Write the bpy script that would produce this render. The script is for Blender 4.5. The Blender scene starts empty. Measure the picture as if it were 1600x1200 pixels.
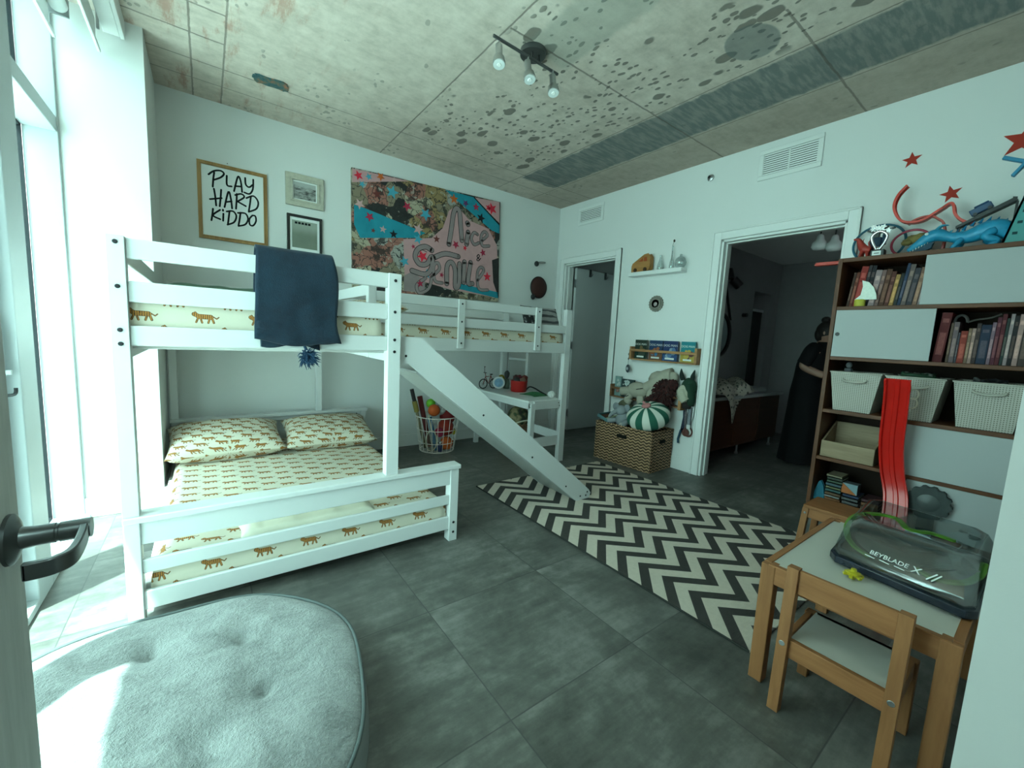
import bpy, math, random
from mathutils import Vector, Matrix, noise as mnoise
R = random.Random(7)
SC = bpy.context.scene
COL = SC.collection
PI = math.pi

# ------------------------------------------------------------------ camera
cam = bpy.data.cameras.new('camera'); cam_o = bpy.data.objects.new('camera', cam); COL.objects.link(cam_o)
cam.sensor_fit = 'HORIZONTAL'; cam.sensor_width = 36.0; cam.lens = 640.554 / 1600 * 36.0
cam.clip_start = 0.02; cam.clip_end = 100
_r = Vector((0.80298765, -0.59390418, 0.04988649)); _u = Vector((0.02790615, 0.12107711, 0.99225076)); _f = Vector((0.59534199, 0.79537297, -0.11379701))
cam_o.matrix_world = Matrix(((_r.x, _u.x, -_f.x, 0), (_r.y, _u.y, -_f.y, 0), (_r.z, _u.z, -_f.z, 1.22), (0, 0, 0, 1)))
SC.camera = cam_o

# ------------------------------------------------------------------ light
SC.view_settings.view_transform = 'Standard'; SC.view_settings.look = 'None'
SC.view_settings.gamma = 1.0; SC.view_settings.use_curve_mapping = False
SC.view_settings.exposure = 0.2
W = bpy.data.worlds.new('sky'); SC.world = W; W.use_nodes = True
bg = W.node_tree.nodes['Background']; bg.inputs[0].default_value = (0.86, 1.0, 1.03, 1); bg.inputs[1].default_value = 7.6
sun = bpy.data.lights.new('sun', 'SUN'); sun_o = bpy.data.objects.new('sun', sun); COL.objects.link(sun_o)
sun.energy = 26.0; sun.color = (0.95, 1.0, 1.0); sun.angle = math.radians(0.8)
sun_o.rotation_euler = Vector((0.257, 0.199, -0.9455)).to_track_quat('-Z', 'Y').to_euler(); sun_o.location = (-3, -2, 8)
def portal(y0, y1, z0, z1):            # guides the sky's light through one window opening
    l = bpy.data.lights.new('window_daylight', 'AREA'); o = bpy.data.objects.new('window_daylight', l); COL.objects.link(o)
    l.shape = 'RECTANGLE'; l.size = z1 - z0; l.size_y = y1 - y0; l.cycles.is_portal = True
    o.location = (-0.80, (y0 + y1) / 2, (z0 + z1) / 2); o.rotation_euler = (0, -PI / 2, 0)
for a in ((0.05, 1.30), (1.40, 2.43), (2.62, 3.40)): portal(a[0], a[1], 0.05, 2.86)

hl = bpy.data.lights.new('hall_fill_light', 'AREA'); hl_o = bpy.data.objects.new('hall_fill_light', hl); COL.objects.link(hl_o)  # unseen fill lamp, added behind the camera to brighten the doorway jamb
hl.shape = 'DISK'; hl.size = 0.5; hl.energy = 20.0; hl.color = (0.62, 1.0, 0.92); hl_o.location = (-.10, -1.0, 2.86)

# ------------------------------------------------------------------ mesh helpers
def cr(pts, n=6, closed=False):         # a smooth curve through points
    P = [Vector(p) for p in pts]; out = []
    m = len(P); rng = m if closed else m - 1
    for i in range(rng):
        if closed: p0, p1, p2, p3 = P[(i - 1) % m], P[i], P[(i + 1) % m], P[(i + 2) % m]
        else: p0, p1, p2, p3 = P[max(i - 1, 0)], P[i], P[i + 1], P[min(i + 2, m - 1)]
        for k in range(n):
            t = k / n
            out.append(0.5 * ((2 * p1) + (p2 - p0) * t + (2 * p0 - 5 * p1 + 4 * p2 - p3) * t * t + (3 * p1 - p0 - 3 * p2 + p3) * t ** 3))
    if not closed: out.append(P[-1].copy())
    return out
ORG = {}
class MB:
    def __init__(s): s.v = []; s.f = []; s.m = []; s.mi = 0; s.T = None
    def mat(s, i): s.mi = i; return s
    def at(s, loc=(0, 0, 0), rz=0, rx=0, ry=0, sc=1):
        s.T = Matrix.Translation(loc) @ Matrix.Rotation(rz, 4, 'Z') @ Matrix.Rotation(ry, 4, 'Y') @ Matrix.Rotation(rx, 4, 'X') @ Matrix.Scale(sc, 4); return s
    def add(s, vs, fs):
        n = len(s.v)
        s.v += [(s.T @ Vector(p)) if s.T else Vector(p) for p in vs]
        for f in fs: s.f.append([n + i for i in f]); s.m.append(s.mi)
        return s
    def bb(s, x0, x1, y0, y1, z0, z1):
        return s.add([(x0, y0, z0), (x1, y0, z0), (x1, y1, z0), (x0, y1, z0), (x0, y0, z1), (x1, y0, z1), (x1, y1, z1), (x0, y1, z1)],
                     [(3, 2, 1, 0), (4, 5, 6, 7), (0, 1, 5, 4), (1, 2, 6, 5), (2, 3, 7, 6), (3, 0, 4, 7)])
    def box(s, c, d): return s.bb(c[0] - d[0] / 2, c[0] + d[0] / 2, c[1] - d[1] / 2, c[1] + d[1] / 2, c[2] - d[2] / 2, c[2] + d[2] / 2)
    def bar(s, a, b, w, h, up=(0, 0, 1)):
        a, b, up = Vector(a), Vector(b), Vector(up); t = (b - a).normalized(); x = t.cross(up).normalized() * w / 2; y = x.cross(t).normalized() * h / 2
        v = [p + i * x + j * y for p in (a, b) for i, j in ((-1, -1), (1, -1), (1, 1), (-1, 1))]
        return s.add(v, [(0, 1, 2, 3), (7, 6, 5, 4), (0, 4, 5, 1), (1, 5, 6, 2), (2, 6, 7, 3), (3, 7, 4, 0)])
    def tube(s, pts, r, n=8, closed=False, flat=None):
        P = [Vector(p) for p in pts]; m = len(P); V = []; F = []
        rr = r if isinstance(r, (list, tuple)) else [r] * m
        N = None
        for i in range(m):
            t = (P[(i + 1) % m] - P[i - 1]) if closed else (P[min(i + 1, m - 1)] - P[max(i - 1, 0)])
            if t.length < 1e-9: t = Vector((0, 0, 1))
            t.normalize()
            if N is None: N = t.orthogonal().normalized()
            N = (N - t * N.dot(t))
            if N.length < 1e-6: N = t.orthogonal()
            N.normalize(); B = t.cross(N)
            for k in range(n):
                a = 2 * PI * k / n; V.append(P[i] + (N * math.cos(a) + B * math.sin(a)) * rr[i])
        for i in range(m if closed else m - 1):
            j = (i + 1) % m
            for k in range(n): F.append((i * n + k, i * n + (k + 1) % n, j * n + (k + 1) % n, j * n + k))
        if not closed: F.append(tuple(range(n - 1, -1, -1))); F.append(tuple((m - 1) * n + k for k in range(n)))
        return s.add(V, F)
    def lathe(s, prof, c=(0, 0, 0), n=24, axis='z', a0=0, sx=1, sy=1):
        V = []; F = []; m = len(prof)
        for r, z in prof:
            for k in range(n):
                a = a0 + 2 * PI * k / n; p = (r * math.cos(a) * sx, r * math.sin(a) * sy, z)
                if axis == 'x': p = (p[2], p[0], p[1])
                elif axis == 'y': p = (p[0], p[2], p[1])
                V.append((c[0] + p[0], c[1] + p[1], c[2] + p[2]))
        for i in range(m - 1):
            for k in range(n): F.append((i * n + k, i * n + (k + 1) % n, (i + 1) * n + (k + 1) % n, (i + 1) * n + k))
        if prof[0][0] > 1e-5: F.append(tuple(range(n - 1, -1, -1)))
        if prof[-1][0] > 1e-5: F.append(tuple((m - 1) * n + k for k in range(n)))
        return s.add(V, F)
    def disc(s, c, nrm, r, t=0.002, n=12):
        nrm = Vector(nrm).normalized(); return s.tube([Vector(c), Vector(c) + nrm * t], r, n)
    def blob(s, c, d, n=16, m=10, amp=0, fr=3, seed=0, rot=None):
        V = []; F = []; c = Vector(c)
        for i in range(m + 1):
            th = PI * i / m
            for k in range(n):
                a = 2 * PI * k / n; u = Vector((math.sin(th) * math.cos(a), math.sin(th) * math.sin(a), math.cos(th)))
                g = 1 + amp * mnoise.noise(u * fr + Vector((seed * 7.1, seed * 3.3, 0)))
                p = Vector((u.x * d[0] * g, u.y * d[1] * g, u.z * d[2] * g))
                V.append(c + ((rot @ p) if rot else p))
        for i in range(m):
            for k in range(n): F.append((i * n + k, (i + 1) * n + k, (i + 1) * n + (k + 1) % n, i * n + (k + 1) % n))
        return s.add(V, F)
    def prism(s, poly, a, b, plane='xz'):   # polygon in a plane, thick from a to b along the third axis
        def P(p, w): return (p[0], w, p[1]) if plane == 'xz' else ((w, p[0], p[1]) if plane == 'yz' else (p[0], p[1], w))
        n = len(poly)
        return s.add([P(p, a) for p in poly] + [P(p, b) for p in poly],
                     [tuple(range(n)), tuple(range(2 * n - 1, n - 1, -1))] + [(i, (i + 1) % n, n + (i + 1) % n, n + i) for i in range(n)])
    def ribbon(s, pts, nrm, w, t):          # a flat stroke of width w standing t off a surface
        P = [Vector(p) for p in pts]; nrm = Vector(nrm).normalized(); V = []; F = []; m = len(P)
        for i in range(m):
            tg = (P[min(i + 1, m - 1)] - P[max(i - 1, 0)])
            if tg.length < 1e-9: tg = Vector((1, 0, 0))
            x = tg.normalized().cross(nrm).normalized() * w / 2
            V += [P[i] - x, P[i] + x, P[i] + x + nrm * t, P[i] - x + nrm * t]
        for i in range(m - 1):
            a, b = 4 * i, 4 * i + 4
            for k in range(4): F.append((a + k, a + (k + 1) % 4, b + (k + 1) % 4, b + k))
        F += [(3, 2, 1, 0), (4 * m - 4, 4 * m - 3, 4 * m - 2, 4 * m - 1)]
        s.add(V, F)
        for e in (P[0], P[-1]): s.disc(e, nrm, w / 2, t, 10)
        return s
    def grid(s, fn, nu, nv, cu=False):
        V = [fn(i / (nu if cu else nu - 1), j / (nv - 1)) for j in range(nv) for i in range(nu)]; F = []
        for j in range(nv - 1):
            for i in range(nu if cu else nu - 1):
                k = (i + 1) % nu; F.append((j * nu + i, j * nu + k, (j + 1) * nu + k, (j + 1) * nu + i))
        return s.add(V, F)
    def text(s, body, size, fn, ext=0.001):   # lettering, fn maps (x, y, depth) to space
        cu = bpy.data.curves.new('lettering', 'FONT'); cu.body = body; cu.size = size; cu.extrude = ext; cu.resolution_u = 3; cu.align_x = 'CENTER'
        o = bpy.data.objects.new('lettering', cu); me = o.to_mesh()
        s.add([fn(*v.co) for v in me.vertices], [tuple(p.vertices) for p in me.polygons])
        o.to_mesh_clear(); bpy.data.objects.remove(o); bpy.data.curves.remove(cu); return s
    def build(s, name, mats, parent=None, bev=0, sub=0, smooth=None, uv=None, top=False, solid=0, local=False):
        me = bpy.data.meshes.new(name)
        if parent is not None: org = ORG.get(parent.name, Vector((0, 0, 0)))
        elif top:
            xs = [p.x for p in s.v]; ys = [p.y for p in s.v]; zs = [p.z for p in s.v]
            org = Vector(((min(xs) + max(xs)) / 2, (min(ys) + max(ys)) / 2, min(zs)))
        else: org = Vector((0, 0, 0))
        me.from_pydata([p - org for p in s.v], [], s.f)
        for m_ in (mats if isinstance(mats, (list, tuple)) else [mats]): me.materials.append(m_)
        me.polygons.foreach_set('material_index', s.m)
        if uv:
            L = me.uv_layers.new(name='UVMap'); me.update()
            for p in me.polygons:
                nn = p.normal; ax = max(range(3), key=lambda i: abs(nn[i]))
                for li in p.loop_indices:
                    co = s.v[me.loops[li].vertex_index]
                    L.data[li].uv = uv(co, ax) if callable(uv) else ((co.x, co.y) if ax == 2 else ((co.x, co.z) if ax == 1 else (co.y, co.z)))
        o = bpy.data.objects.new(name, me); COL.objects.link(o)
        if parent is not None: o.parent = parent; ORG[o.name] = org
        else: o.location = org; ORG[o.name] = org
        if solid: md = o.modifiers.new('thick', 'SOLIDIFY'); md.thickness = solid; md.offset = 0
        if bev: md = o.modifiers.new('edge', 'BEVEL'); md.width = bev; md.segments = 2; md.limit_method = 'ANGLE'; md.angle_limit = 0.6
        if sub: md = o.modifiers.new('round', 'SUBSURF'); md.levels = sub; md.render_levels = sub
        if smooth is None: smooth = math.radians(38)
        if smooth is True or sub: me.polygons.foreach_set('use_smooth', [True] * len(me.polygons))
        elif smooth: 
            me.polygons.foreach_set('use_smooth', [True] * len(me.polygons))
            try: me.set_sharp_from_angle(angle=smooth)
            except Exception: pass
        return o
def tag(o, label, cat, group=None, kind=None):
    o['label'] = label; o['category'] = cat
    if group: o['group'] = group
    if kind: o['kind'] = kind
    return o
def thing(name, label, cat, loc=(0, 0, 0), group=None, rz=0, local=False, rx=0, ry=0):
    o = bpy.data.objects.new(name, None); COL.objects.link(o); o.location = loc; o.rotation_euler = (rx, ry, rz); o.empty_display_size = 0.05
    ORG[o.name] = Vector((0, 0, 0)) if local else Vector(loc)
    return tag(o, label, cat, group)
def struct(o): o['kind'] = 'structure'; return o
def sgroup(name):
    o = bpy.data.objects.new(name, None); COL.objects.link(o); o['kind'] = 'structure'; ORG[o.name] = Vector((0, 0, 0)); return o

# ------------------------------------------------------------------ materials
class NT:
    def __init__(s, name):
        s.mat = bpy.data.materials.new(name); s.mat.use_nodes = True; s.t = s.mat.node_tree
        s.b = s.t.nodes['Principled BSDF']
    def n(s, typ, **kw):
        x = s.t.nodes.new(typ)
        for k, v in kw.items(): setattr(x, k, v)
        return x
    def put(s, sock, v):
        if v is None: return
        if hasattr(v, 'is_output'): s.t.links.new(v, sock)
        else:
            if sock.type == 'RGBA' and len(v) == 3: v = (*v, 1)
            sock.default_value = v
    def m(s, op, a, b=None, c=None, clamp=False):
        x = s.n('ShaderNodeMath', operation=op, use_clamp=clamp)
        for i, v in enumerate((a, b, c)): s.put(x.inputs[i], v)
        return x.outputs[0]
    def v(s, op, a, b=None, sc=None):
        x = s.n('ShaderNodeVectorMath', operation=op); s.put(x.inputs[0], a); s.put(x.inputs[1], b)
        if sc is not None: s.put(x.inputs[3], sc)
        return x.outputs['Value'] if op in ('LENGTH', 'DOT_PRODUCT', 'DISTANCE') else x.outputs[0]
    def mix(s, f, a, b, bt='MIX'):
        x = s.n('ShaderNodeMix', data_type='RGBA', blend_type=bt); s.put(x.inputs[0], f); s.put(x.inputs[6], a); s.put(x.inputs[7], b); return x.outputs[2]
    def noise(s, vec, scale, detail=3, rough=0.55, out=0, dist=0):
        x = s.n('ShaderNodeTexNoise'); s.put(x.inputs['Vector'], vec); x.inputs['Scale'].default_value = scale; x.inputs['Detail'].default_value = detail
        x.inputs['Roughness'].default_value = rough; x.inputs['Distortion'].default_value = dist; return x.outputs[out]
    def voro(s, vec, scale, feat='F1', out='Distance', rnd=1):
        x = s.n('ShaderNodeTexVoronoi', feature=feat); s.put(x.inputs['Vector'], vec); x.inputs['Scale'].default_value = scale; x.inputs['Randomness'].default_value = rnd; return x.outputs[out]
    def ramp(s, f, stops, interp='LINEAR'):
        x = s.n('ShaderNodeValToRGB'); s.put(x.inputs[0], f); e = x.color_ramp; e.interpolation = interp
        while len(e.elements) < len(stops): e.elements.new(0.5)
        for el, (p, c) in zip(e.elements, stops): el.position = p; el.color = (*c, 1) if len(c) == 3 else c
        return x.outputs[0]
    def obj(s): return s.n('ShaderNodeTexCoord').outputs['Object']
    def uv(s): return s.n('ShaderNodeTexCoord').outputs['UV']
    def sep(s, v): x = s.n('ShaderNodeSeparateXYZ'); s.put(x.inputs[0], v); return x.outputs
    def comb(s, a, b, c=0.0): x = s.n('ShaderNodeCombineXYZ'); s.put(x.inputs[0], a); s.put(x.inputs[1], b); s.put(x.inputs[2], c); return x.outputs[0]
    def step(s, a, lo, hi): x = s.n('ShaderNodeMapRange', interpolation_type='SMOOTHSTEP'); s.put(x.inputs[0], a); x.inputs[1].default_value = lo; x.inputs[2].default_value = hi; return x.outputs[0]
    def line(s, c, at, w): return s.m('SUBTRACT', 1.0, s.step(s.m('ABSOLUTE', s.m('SUBTRACT', c, at)), w * .4, w))
    def band(s, c, a, b, w=.004): return s.m('MULTIPLY', s.step(c, a - w, a + w), s.m('SUBTRACT', 1.0, s.step(c, b - w, b + w)))
    def bump(s, h, st=0.3, d=0.01): x = s.n('ShaderNodeBump'); s.put(x.inputs['Height'], h); x.inputs['Strength'].default_value = st; x.inputs['Distance'].default_value = d; s.t.links.new(x.outputs[0], s.b.inputs['Normal'])
    def set(s, col=None, rough=None, metal=None, **kw):
        s.put(s.b.inputs['Base Color'], col); s.put(s.b.inputs['Roughness'], rough); s.put(s.b.inputs['Metallic'], metal)
        for k, v in kw.items(): s.put(s.b.inputs[k.replace('_', ' ')], v)
        return s.mat
MC = {}
def C(r, g, b):                        # a colour given as seen, 0-255
    f = lambda c: (c / 255) / 12.92 if c / 255 <= 0.04045 else ((c / 255 + 0.055) / 1.055) ** 2.4
    return (f(r), f(g), f(b))
def P(col, rough=0.5, metal=0.0, var=0.08, sc=9, bump=0.0, bsc=60):   # a plain paint, plastic, cloth or metal with slight unevenness
    key = (tuple(round(c, 3) for c in col), rough, metal, var, sc, bump, bsc)
    if key in MC: return MC[key]
    t = NT('surface'); o = t.obj(); f = t.noise(o, sc, 4)
    c = t.mix(f, tuple(x * (1 - var) for x in col), tuple(min(1, x * (1 + var)) for x in col))
    if bump: t.bump(t.noise(o, bsc, 4), bump, 0.004)
    MC[key] = t.set(c, rough, metal, Specular_IOR_Level=.5 if rough < .5 else .2); return MC[key]
def wood(name, a, b, axis='x', sc=1.0, rough=0.5):
    t = NT(name); o = t.obj(); s_ = {'x': (2.5, 26, 26), 'y': (26, 2.5, 26), 'z': (26, 26, 2.5)}[axis]
    v = t.v('MULTIPLY', o, tuple(k * sc for k in s_)); f = t.noise(v, 1.0, 5, 0.6, dist=0.6); g = t.noise(v, 5.0, 3)
    c = t.ramp(t.m('ADD', t.m('MULTIPLY', f, .75), t.m('MULTIPLY', g, .25)), [(0.3, a), (0.7, b)]); t.bump(f, .08, .003)
    return t.set(c, rough, Specular_IOR_Level=.25)
WHITE = C(238, 238, 236)
m_wall = P((0.73, 0.73, 0.72), 0.75, var=.015, sc=3, bump=.04, bsc=180)
m_trim = P((0.76, 0.76, 0.75), 0.42, var=.01)
m_bed = P((0.64, 0.64, 0.64), 0.38, var=.015, sc=6)
m_black = P((0.012, 0.012, 0.014), 0.45)
m_bolt = P((0.03, 0.03, 0.035), 0.35, 0.6)
m_steel = P((0.55, 0.56, 0.57), 0.28, 1.0)
m_dsteel = P((0.16, 0.165, 0.17), 0.34, 0.9)
m_alu = P((0.42, 0.45, 0.465), 0.4, var=.02)
m_gasket = P((0.01, 0.013, 0.016), 0.6)
def glass(name, tint, gl=0.06, rough=0.02):
    t = NT(name); nt = t.t; nt.nodes.remove(t.b); out = nt.nodes['Material Output']
    a = t.n('ShaderNodeBsdfTransparent'); a.inputs[0].default_value = (*tint, 1); g = t.n('ShaderNodeBsdfGlossy'); g.inputs['Roughness'].default_value = rough
    x = t.n('ShaderNodeMixShader'); x.inputs[0].default_value = gl; nt.links.new(a.outputs[0], x.inputs[1]); nt.links.new(g.outputs[0], x.inputs[2]); nt.links.new(x.outputs[0], out.inputs[0]); return t.mat
m_pane = glass('window_glass', (0.82, 1.0, 0.955), .05)
m_clear = glass('clear_plastic', (0.78, 0.83, 0.83), .20, .16)
m_bottle = glass('clear_glass', (0.78, 0.82, 0.82), .16, .03)

def floor_mat():
    t = NT('grey_stone_tiles'); o = t.obj(); x, y, z = t.sep(o)[:3]
    px, py = t.m('DIVIDE', t.m('SUBTRACT', x, .75), .615), t.m('DIVIDE', t.m('SUBTRACT', y, .917), .615)
    cell = t.comb(t.m('FLOOR', px), t.m('FLOOR', py))
    rnd = t.n('ShaderNodeTexWhiteNoise'); t.put(rnd.inputs[0], cell)
    off = t.v('SCALE', rnd.outputs['Color'], sc=7.0); vec = t.v('ADD', o, off)
    big = t.noise(vec, 2.6, 6, .62, dist=.5); fine = t.noise(vec, 22, 5, .7); streak = t.noise(t.v('MULTIPLY', vec, (3, 14, 1)), 1.4, 5, .65)
    f = t.m('ADD', t.m('ADD', t.m('MULTIPLY', big, .5), t.m('MULTIPLY', fine, .2)), t.m('MULTIPLY', streak, .3))
    c = t.ramp(f, [(.36, (.042, .042, .037)), (.5, (.102, .100, .090)), (.64, (.215, .208, .19))])
    c = t.mix(t.m('MULTIPLY', t.m('SUBTRACT', rnd.outputs['Value'], .5), .35), c, (.17, .165, .155))
    gx = t.m('ABSOLUTE', t.m('SUBTRACT', t.m('FRACT', px), .5)); gy = t.m('ABSOLUTE', t.m('SUBTRACT', t.m('FRACT', py), .5))
    g = t.step(t.m('MAXIMUM', gx, gy), .4955, .4975)
    c = t.mix(t.m('MULTIPLY', g, .8), c, (.05, .05, .048)); t.bump(t.m('SUBTRACT', f, t.m('MULTIPLY', g, .6)), .12, .004)
    return t.set(c, t.m('ADD', t.m('MULTIPLY', f, .3), .3))
def ceil_mat():
    t = NT('raw_concrete'); o = t.obj(); x, y, z = t.sep(o)[:3]
    n1 = t.noise(o, 1.3, 7, .65, dist=.4); n2 = t.noise(o, 9, 6, .7); n3 = t.noise(t.v('MULTIPLY', o, (6, 30, 1)), 1, 4, .6)
    f = t.m('ADD', t.m('ADD', t.m('MULTIPLY', n1, .40), t.m('MULTIPLY', n2, .45)), t.m('MULTIPLY', n3, .15))
    c = t.ramp(f, [(.3, (.38, .32, .27)), (.5, (.63, .535, .47)), (.7, (.83, .73, .65))])
    # rusty streaks in the boards by the window
    red = t.m('MULTIPLY', t.step(t.noise(t.v('MULTIPLY', o, (9, 2.2, 1)), 1.1, 5, .7), .52, .68), t.m('SUBTRACT', 1.0, t.step(x, .3, 1.0)))
    c = t.mix(t.m('MULTIPLY', red, .7), c, (.42, .20, .14))
    brown = t.step(t.m('ADD', x, t.m('MULTIPLY', n1, .6)), 3.2, 3.7); c = t.mix(t.m('MULTIPLY', brown, .45), c, (.26, .2, .15))
    # splashed dark spots on the middle boards
    sv = t.v('ADD', t.v('MULTIPLY', o, (1, .62, 1)), t.v('SCALE', t.noise(o, 7, 2, out=1), sc=.05))
    sp = t.m('SUBTRACT', 1.0, t.step(t.m('ADD', t.voro(sv, 7), t.m('MULTIPLY', t.m('SUBTRACT', 1.0, t.step(t.noise(o, 2.4, 2), .30, .50)), .40)), .25, .30))
    sp2 = t.m('SUBTRACT', 1.0, t.step(t.m('ADD', t.voro(sv, 22), t.m('MULTIPLY', t.m('SUBTRACT', 1.0, t.step(t.noise(o, 2.6, 2), .34, .52)), .45)), .25, .31))
    area = t.m('MULTIPLY', t.band(x, 1.40, 2.66, .05), t.m('SUBTRACT', 1.0, t.step(y, 3.45, 3.6)))
    few = t.m('MULTIPLY', t.step(t.noise(o, 3.3, 2), .56, .62), sp2)
    sp = t.m('MAXIMUM', t.m('MULTIPLY', t.m('MAXIMUM', sp, sp2), area), t.m('MULTIPLY', few, .6))
    c = t.mix(t.m('MULTIPLY', sp, .82), c, (.15, .135, .115))
    # blue grey painted strip and patch along the door wall
    ed = t.m('MULTIPLY', t.m('SUBTRACT', t.noise(o, 14, 4), .5), .07); xe = t.m('ADD', x, ed)
    strip = t.m('MULTIPLY', t.band(xe, 2.72, 3.17, .015), t.m('SUBTRACT', 1.0, t.step(t.m('ADD', y, ed), 3.62, 3.66)))
    strip = t.m('MULTIPLY', strip, t.m('ADD', .72, t.m('MULTIPLY', t.step(n3, .35, .6), .28)))
    d = t.v('LENGTH', t.v('MULTIPLY', t.v('SUBTRACT', o, (2.46, 1.24, 2.894)), (1 / .155, 1 / .13, 0)))
    strip = t.m('MAXIMUM', strip, t.m('MULTIPLY', t.m('SUBTRACT', 1.0, t.step(t.m('ADD', d, ed), .95, 1.05)), .7))
    grey2 = t.m('MULTIPLY', t.band(xe, 1.52, 1.84, .03), t.m('SUBTRACT', 1.0, t.step(y, 2.05, 2.12)))
    c = t.mix(t.m('MULTIPLY', grey2, .45), c, (.27, .30, .26))
    c = t.mix(t.m('MULTIPLY', strip, .9), c, (.13, .16, .165))
    # board joints
    L = None
    for s_, at, w in ((x, -.03, .007), (x, .14, .007), (x, 1.372, .007), (x, 2.70, .006), (x, 3.2, .006), (y, 3.575, .007), (y, 3.83, .006)):
        l = t.line(t.m('ADD', s_, t.m('MULTIPLY', t.m('SUBTRACT', n2, .5), .012)), at, w); L = l if L is None else t.m('MAXIMUM', L, l)
    for at, x0, x1 in ((2.02, 1.38, 9), (1.03, 2.35, 9), (2.98, -9, .14), (3.27, -9, .14), (2.5, -9, .14)):
        l = t.m('MULTIPLY', t.line(t.m('ADD', y, t.m('MULTIPLY', t.m('SUBTRACT', n2, .5), .02)), at, .009), t.band(x, x0, x1)); L = t.m('MAXIMUM', L, l)
    c = t.mix(t.m('MULTIPLY', L, .62), c, (.12, .09, .075)); t.bump(t.m('SUBTRACT', t.m('ADD', n2, sp), t.m('MULTIPLY', L, 2.0)), .25, .006)
    return t.set(c, .85)
def stucco():
    t = NT('white_stucco'); o = t.obj(); n = t.noise(t.v('MULTIPLY', o, (8, 8, 16)), 1, 4, .6, dist=1.2); t.bump(n, .8, .03)
    return t.set(t.mix(n, (.62, .6, .6), (.9, .88, .88)), .9)
m_floor = floor_mat(); m_ceil = ceil_mat(); m_stucco = stucco()

struct(MB().bb(-.80, 7.6, -1.9, 4.6, -.06, 0).build('floor', m_floor))
struct(MB().bb(-.95, 5.0, -1.9, 4.6, 2.894, 3.0).build('ceiling', m_ceil))
struct(MB().bb(-.95, 4.95, 4.11, 4.25, -.05, 2.9).build('wall_back', m_wall))
w = MB()
for a in ((3.96, 4.11, 0, 2.9), (1.95, 3.13, 0, 2.9), (-.12, 1.045, 0, 2.9), (3.13, 3.96, 2.18, 2.9), (1.045, 1.95, 2.172, 2.9)): w.bb(3.72, 3.86, *a)
struct(w.build('wall_right', m_wall))
struct(MB().bb(-.95, -.25, 3.42, 4.11, -.05, 2.9).build('wall_left', m_wall))
w = MB().bb(.62, 3.86, -.12, .0205, 0, 2.9).bb(-.95, -.27, -.12, .0205, 0, 2.9).bb(-.27, .62, -.12, .0205, 2.16, 2.9)
struct(w.build('wall_front', m_wall))
w = MB().bb(-.95, -.85, -1.9, -.12, 0, 2.9).bb(1.6, 1.7, -1.9, -.12, 0, 2.9).bb(-.95, 1.7, -2.0, -1.9, 0, 2.9)
struct(w.build('wall_hall', m_wall))
# rooms behind the two doorways
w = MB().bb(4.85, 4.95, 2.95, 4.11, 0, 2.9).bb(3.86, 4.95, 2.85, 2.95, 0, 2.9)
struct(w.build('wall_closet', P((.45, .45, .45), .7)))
w = MB().bb(3.86, 6.0, 2.62, 2.74, 0, 2.6).bb(6.0, 6.5, 2.62, 2.74, 2.0, 2.6).bb(6.5, 6.9, 2.62, 2.74, 0, 2.6).bb(6.78, 6.9, -.3, 2.62, 0, 2.6).bb(3.86, 6.9, -.4, -.3, 0, 2.6)
w.bb(5.9, 6.0, 2.74, 3.6, 0, 2.6).bb(6.5, 6.6, 2.74, 3.6, 0, 2.6).bb(5.9, 6.6, 3.5, 3.6, 0, 2.6)
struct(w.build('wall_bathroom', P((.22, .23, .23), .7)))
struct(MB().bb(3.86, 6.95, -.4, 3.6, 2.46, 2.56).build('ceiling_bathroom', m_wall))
# skirting boards
def skirt(name, *b):
    m = MB()
    for q in b: m.bb(*q)
    return struct(m.build(name, m_trim, bev=.004))
skirt('baseboard_back', (-.25, 3.72, 4.095, 4.11, 0, .125))
skirt('baseboard_left', (-.618, -.235, 3.405, 3.42, 0, .125), (-.25, -.235, 3.42, 4.095, 0, .125))
skirt('baseboard_right', (3.705, 3.72, 2.03, 3.05, 0, .125), (3.705, 3.72, .02, .98, 0, .125))
# door casings
def casing(name, y0, y1, zt, w_=.075):
    m = MB(); e = .02
    m.bb(3.70, 3.72, y0 - w_, y0, 0, zt + w_).bb(3.70, 3.72, y1, y1 + w_, 0, zt + w_).bb(3.70, 3.72, y0, y1, zt, zt + w_)
    m.bb(3.69, 3.72, y0 - w_, y0 - w_ + .014, 0, zt + w_).bb(3.69, 3.72, y1 + w_ - .014, y1 + w_, 0, zt + w_).bb(3.69, 3.72, y0 - w_, y1 + w_, zt + w_ - .014, zt + w_)
    m.bb(3.72, 3.86, y0, y0 + e, 0, zt).bb(3.72, 3.86, y1 - e, y1, 0, zt).bb(3.72, 3.86, y0, y1, zt - e, zt)
    m.bb(3.765, 3.80, y1 - e - .012, y1 - e, 0, zt - e).bb(3.765, 3.80, y0, y1, zt - e - .012, zt - e)
    return struct(m.build(name, m_trim, bev=.003))
casing('trim_1', 3.13, 3.96, 2.18); casing('trim_2', 1.045, 1.95, 2.172)
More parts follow.
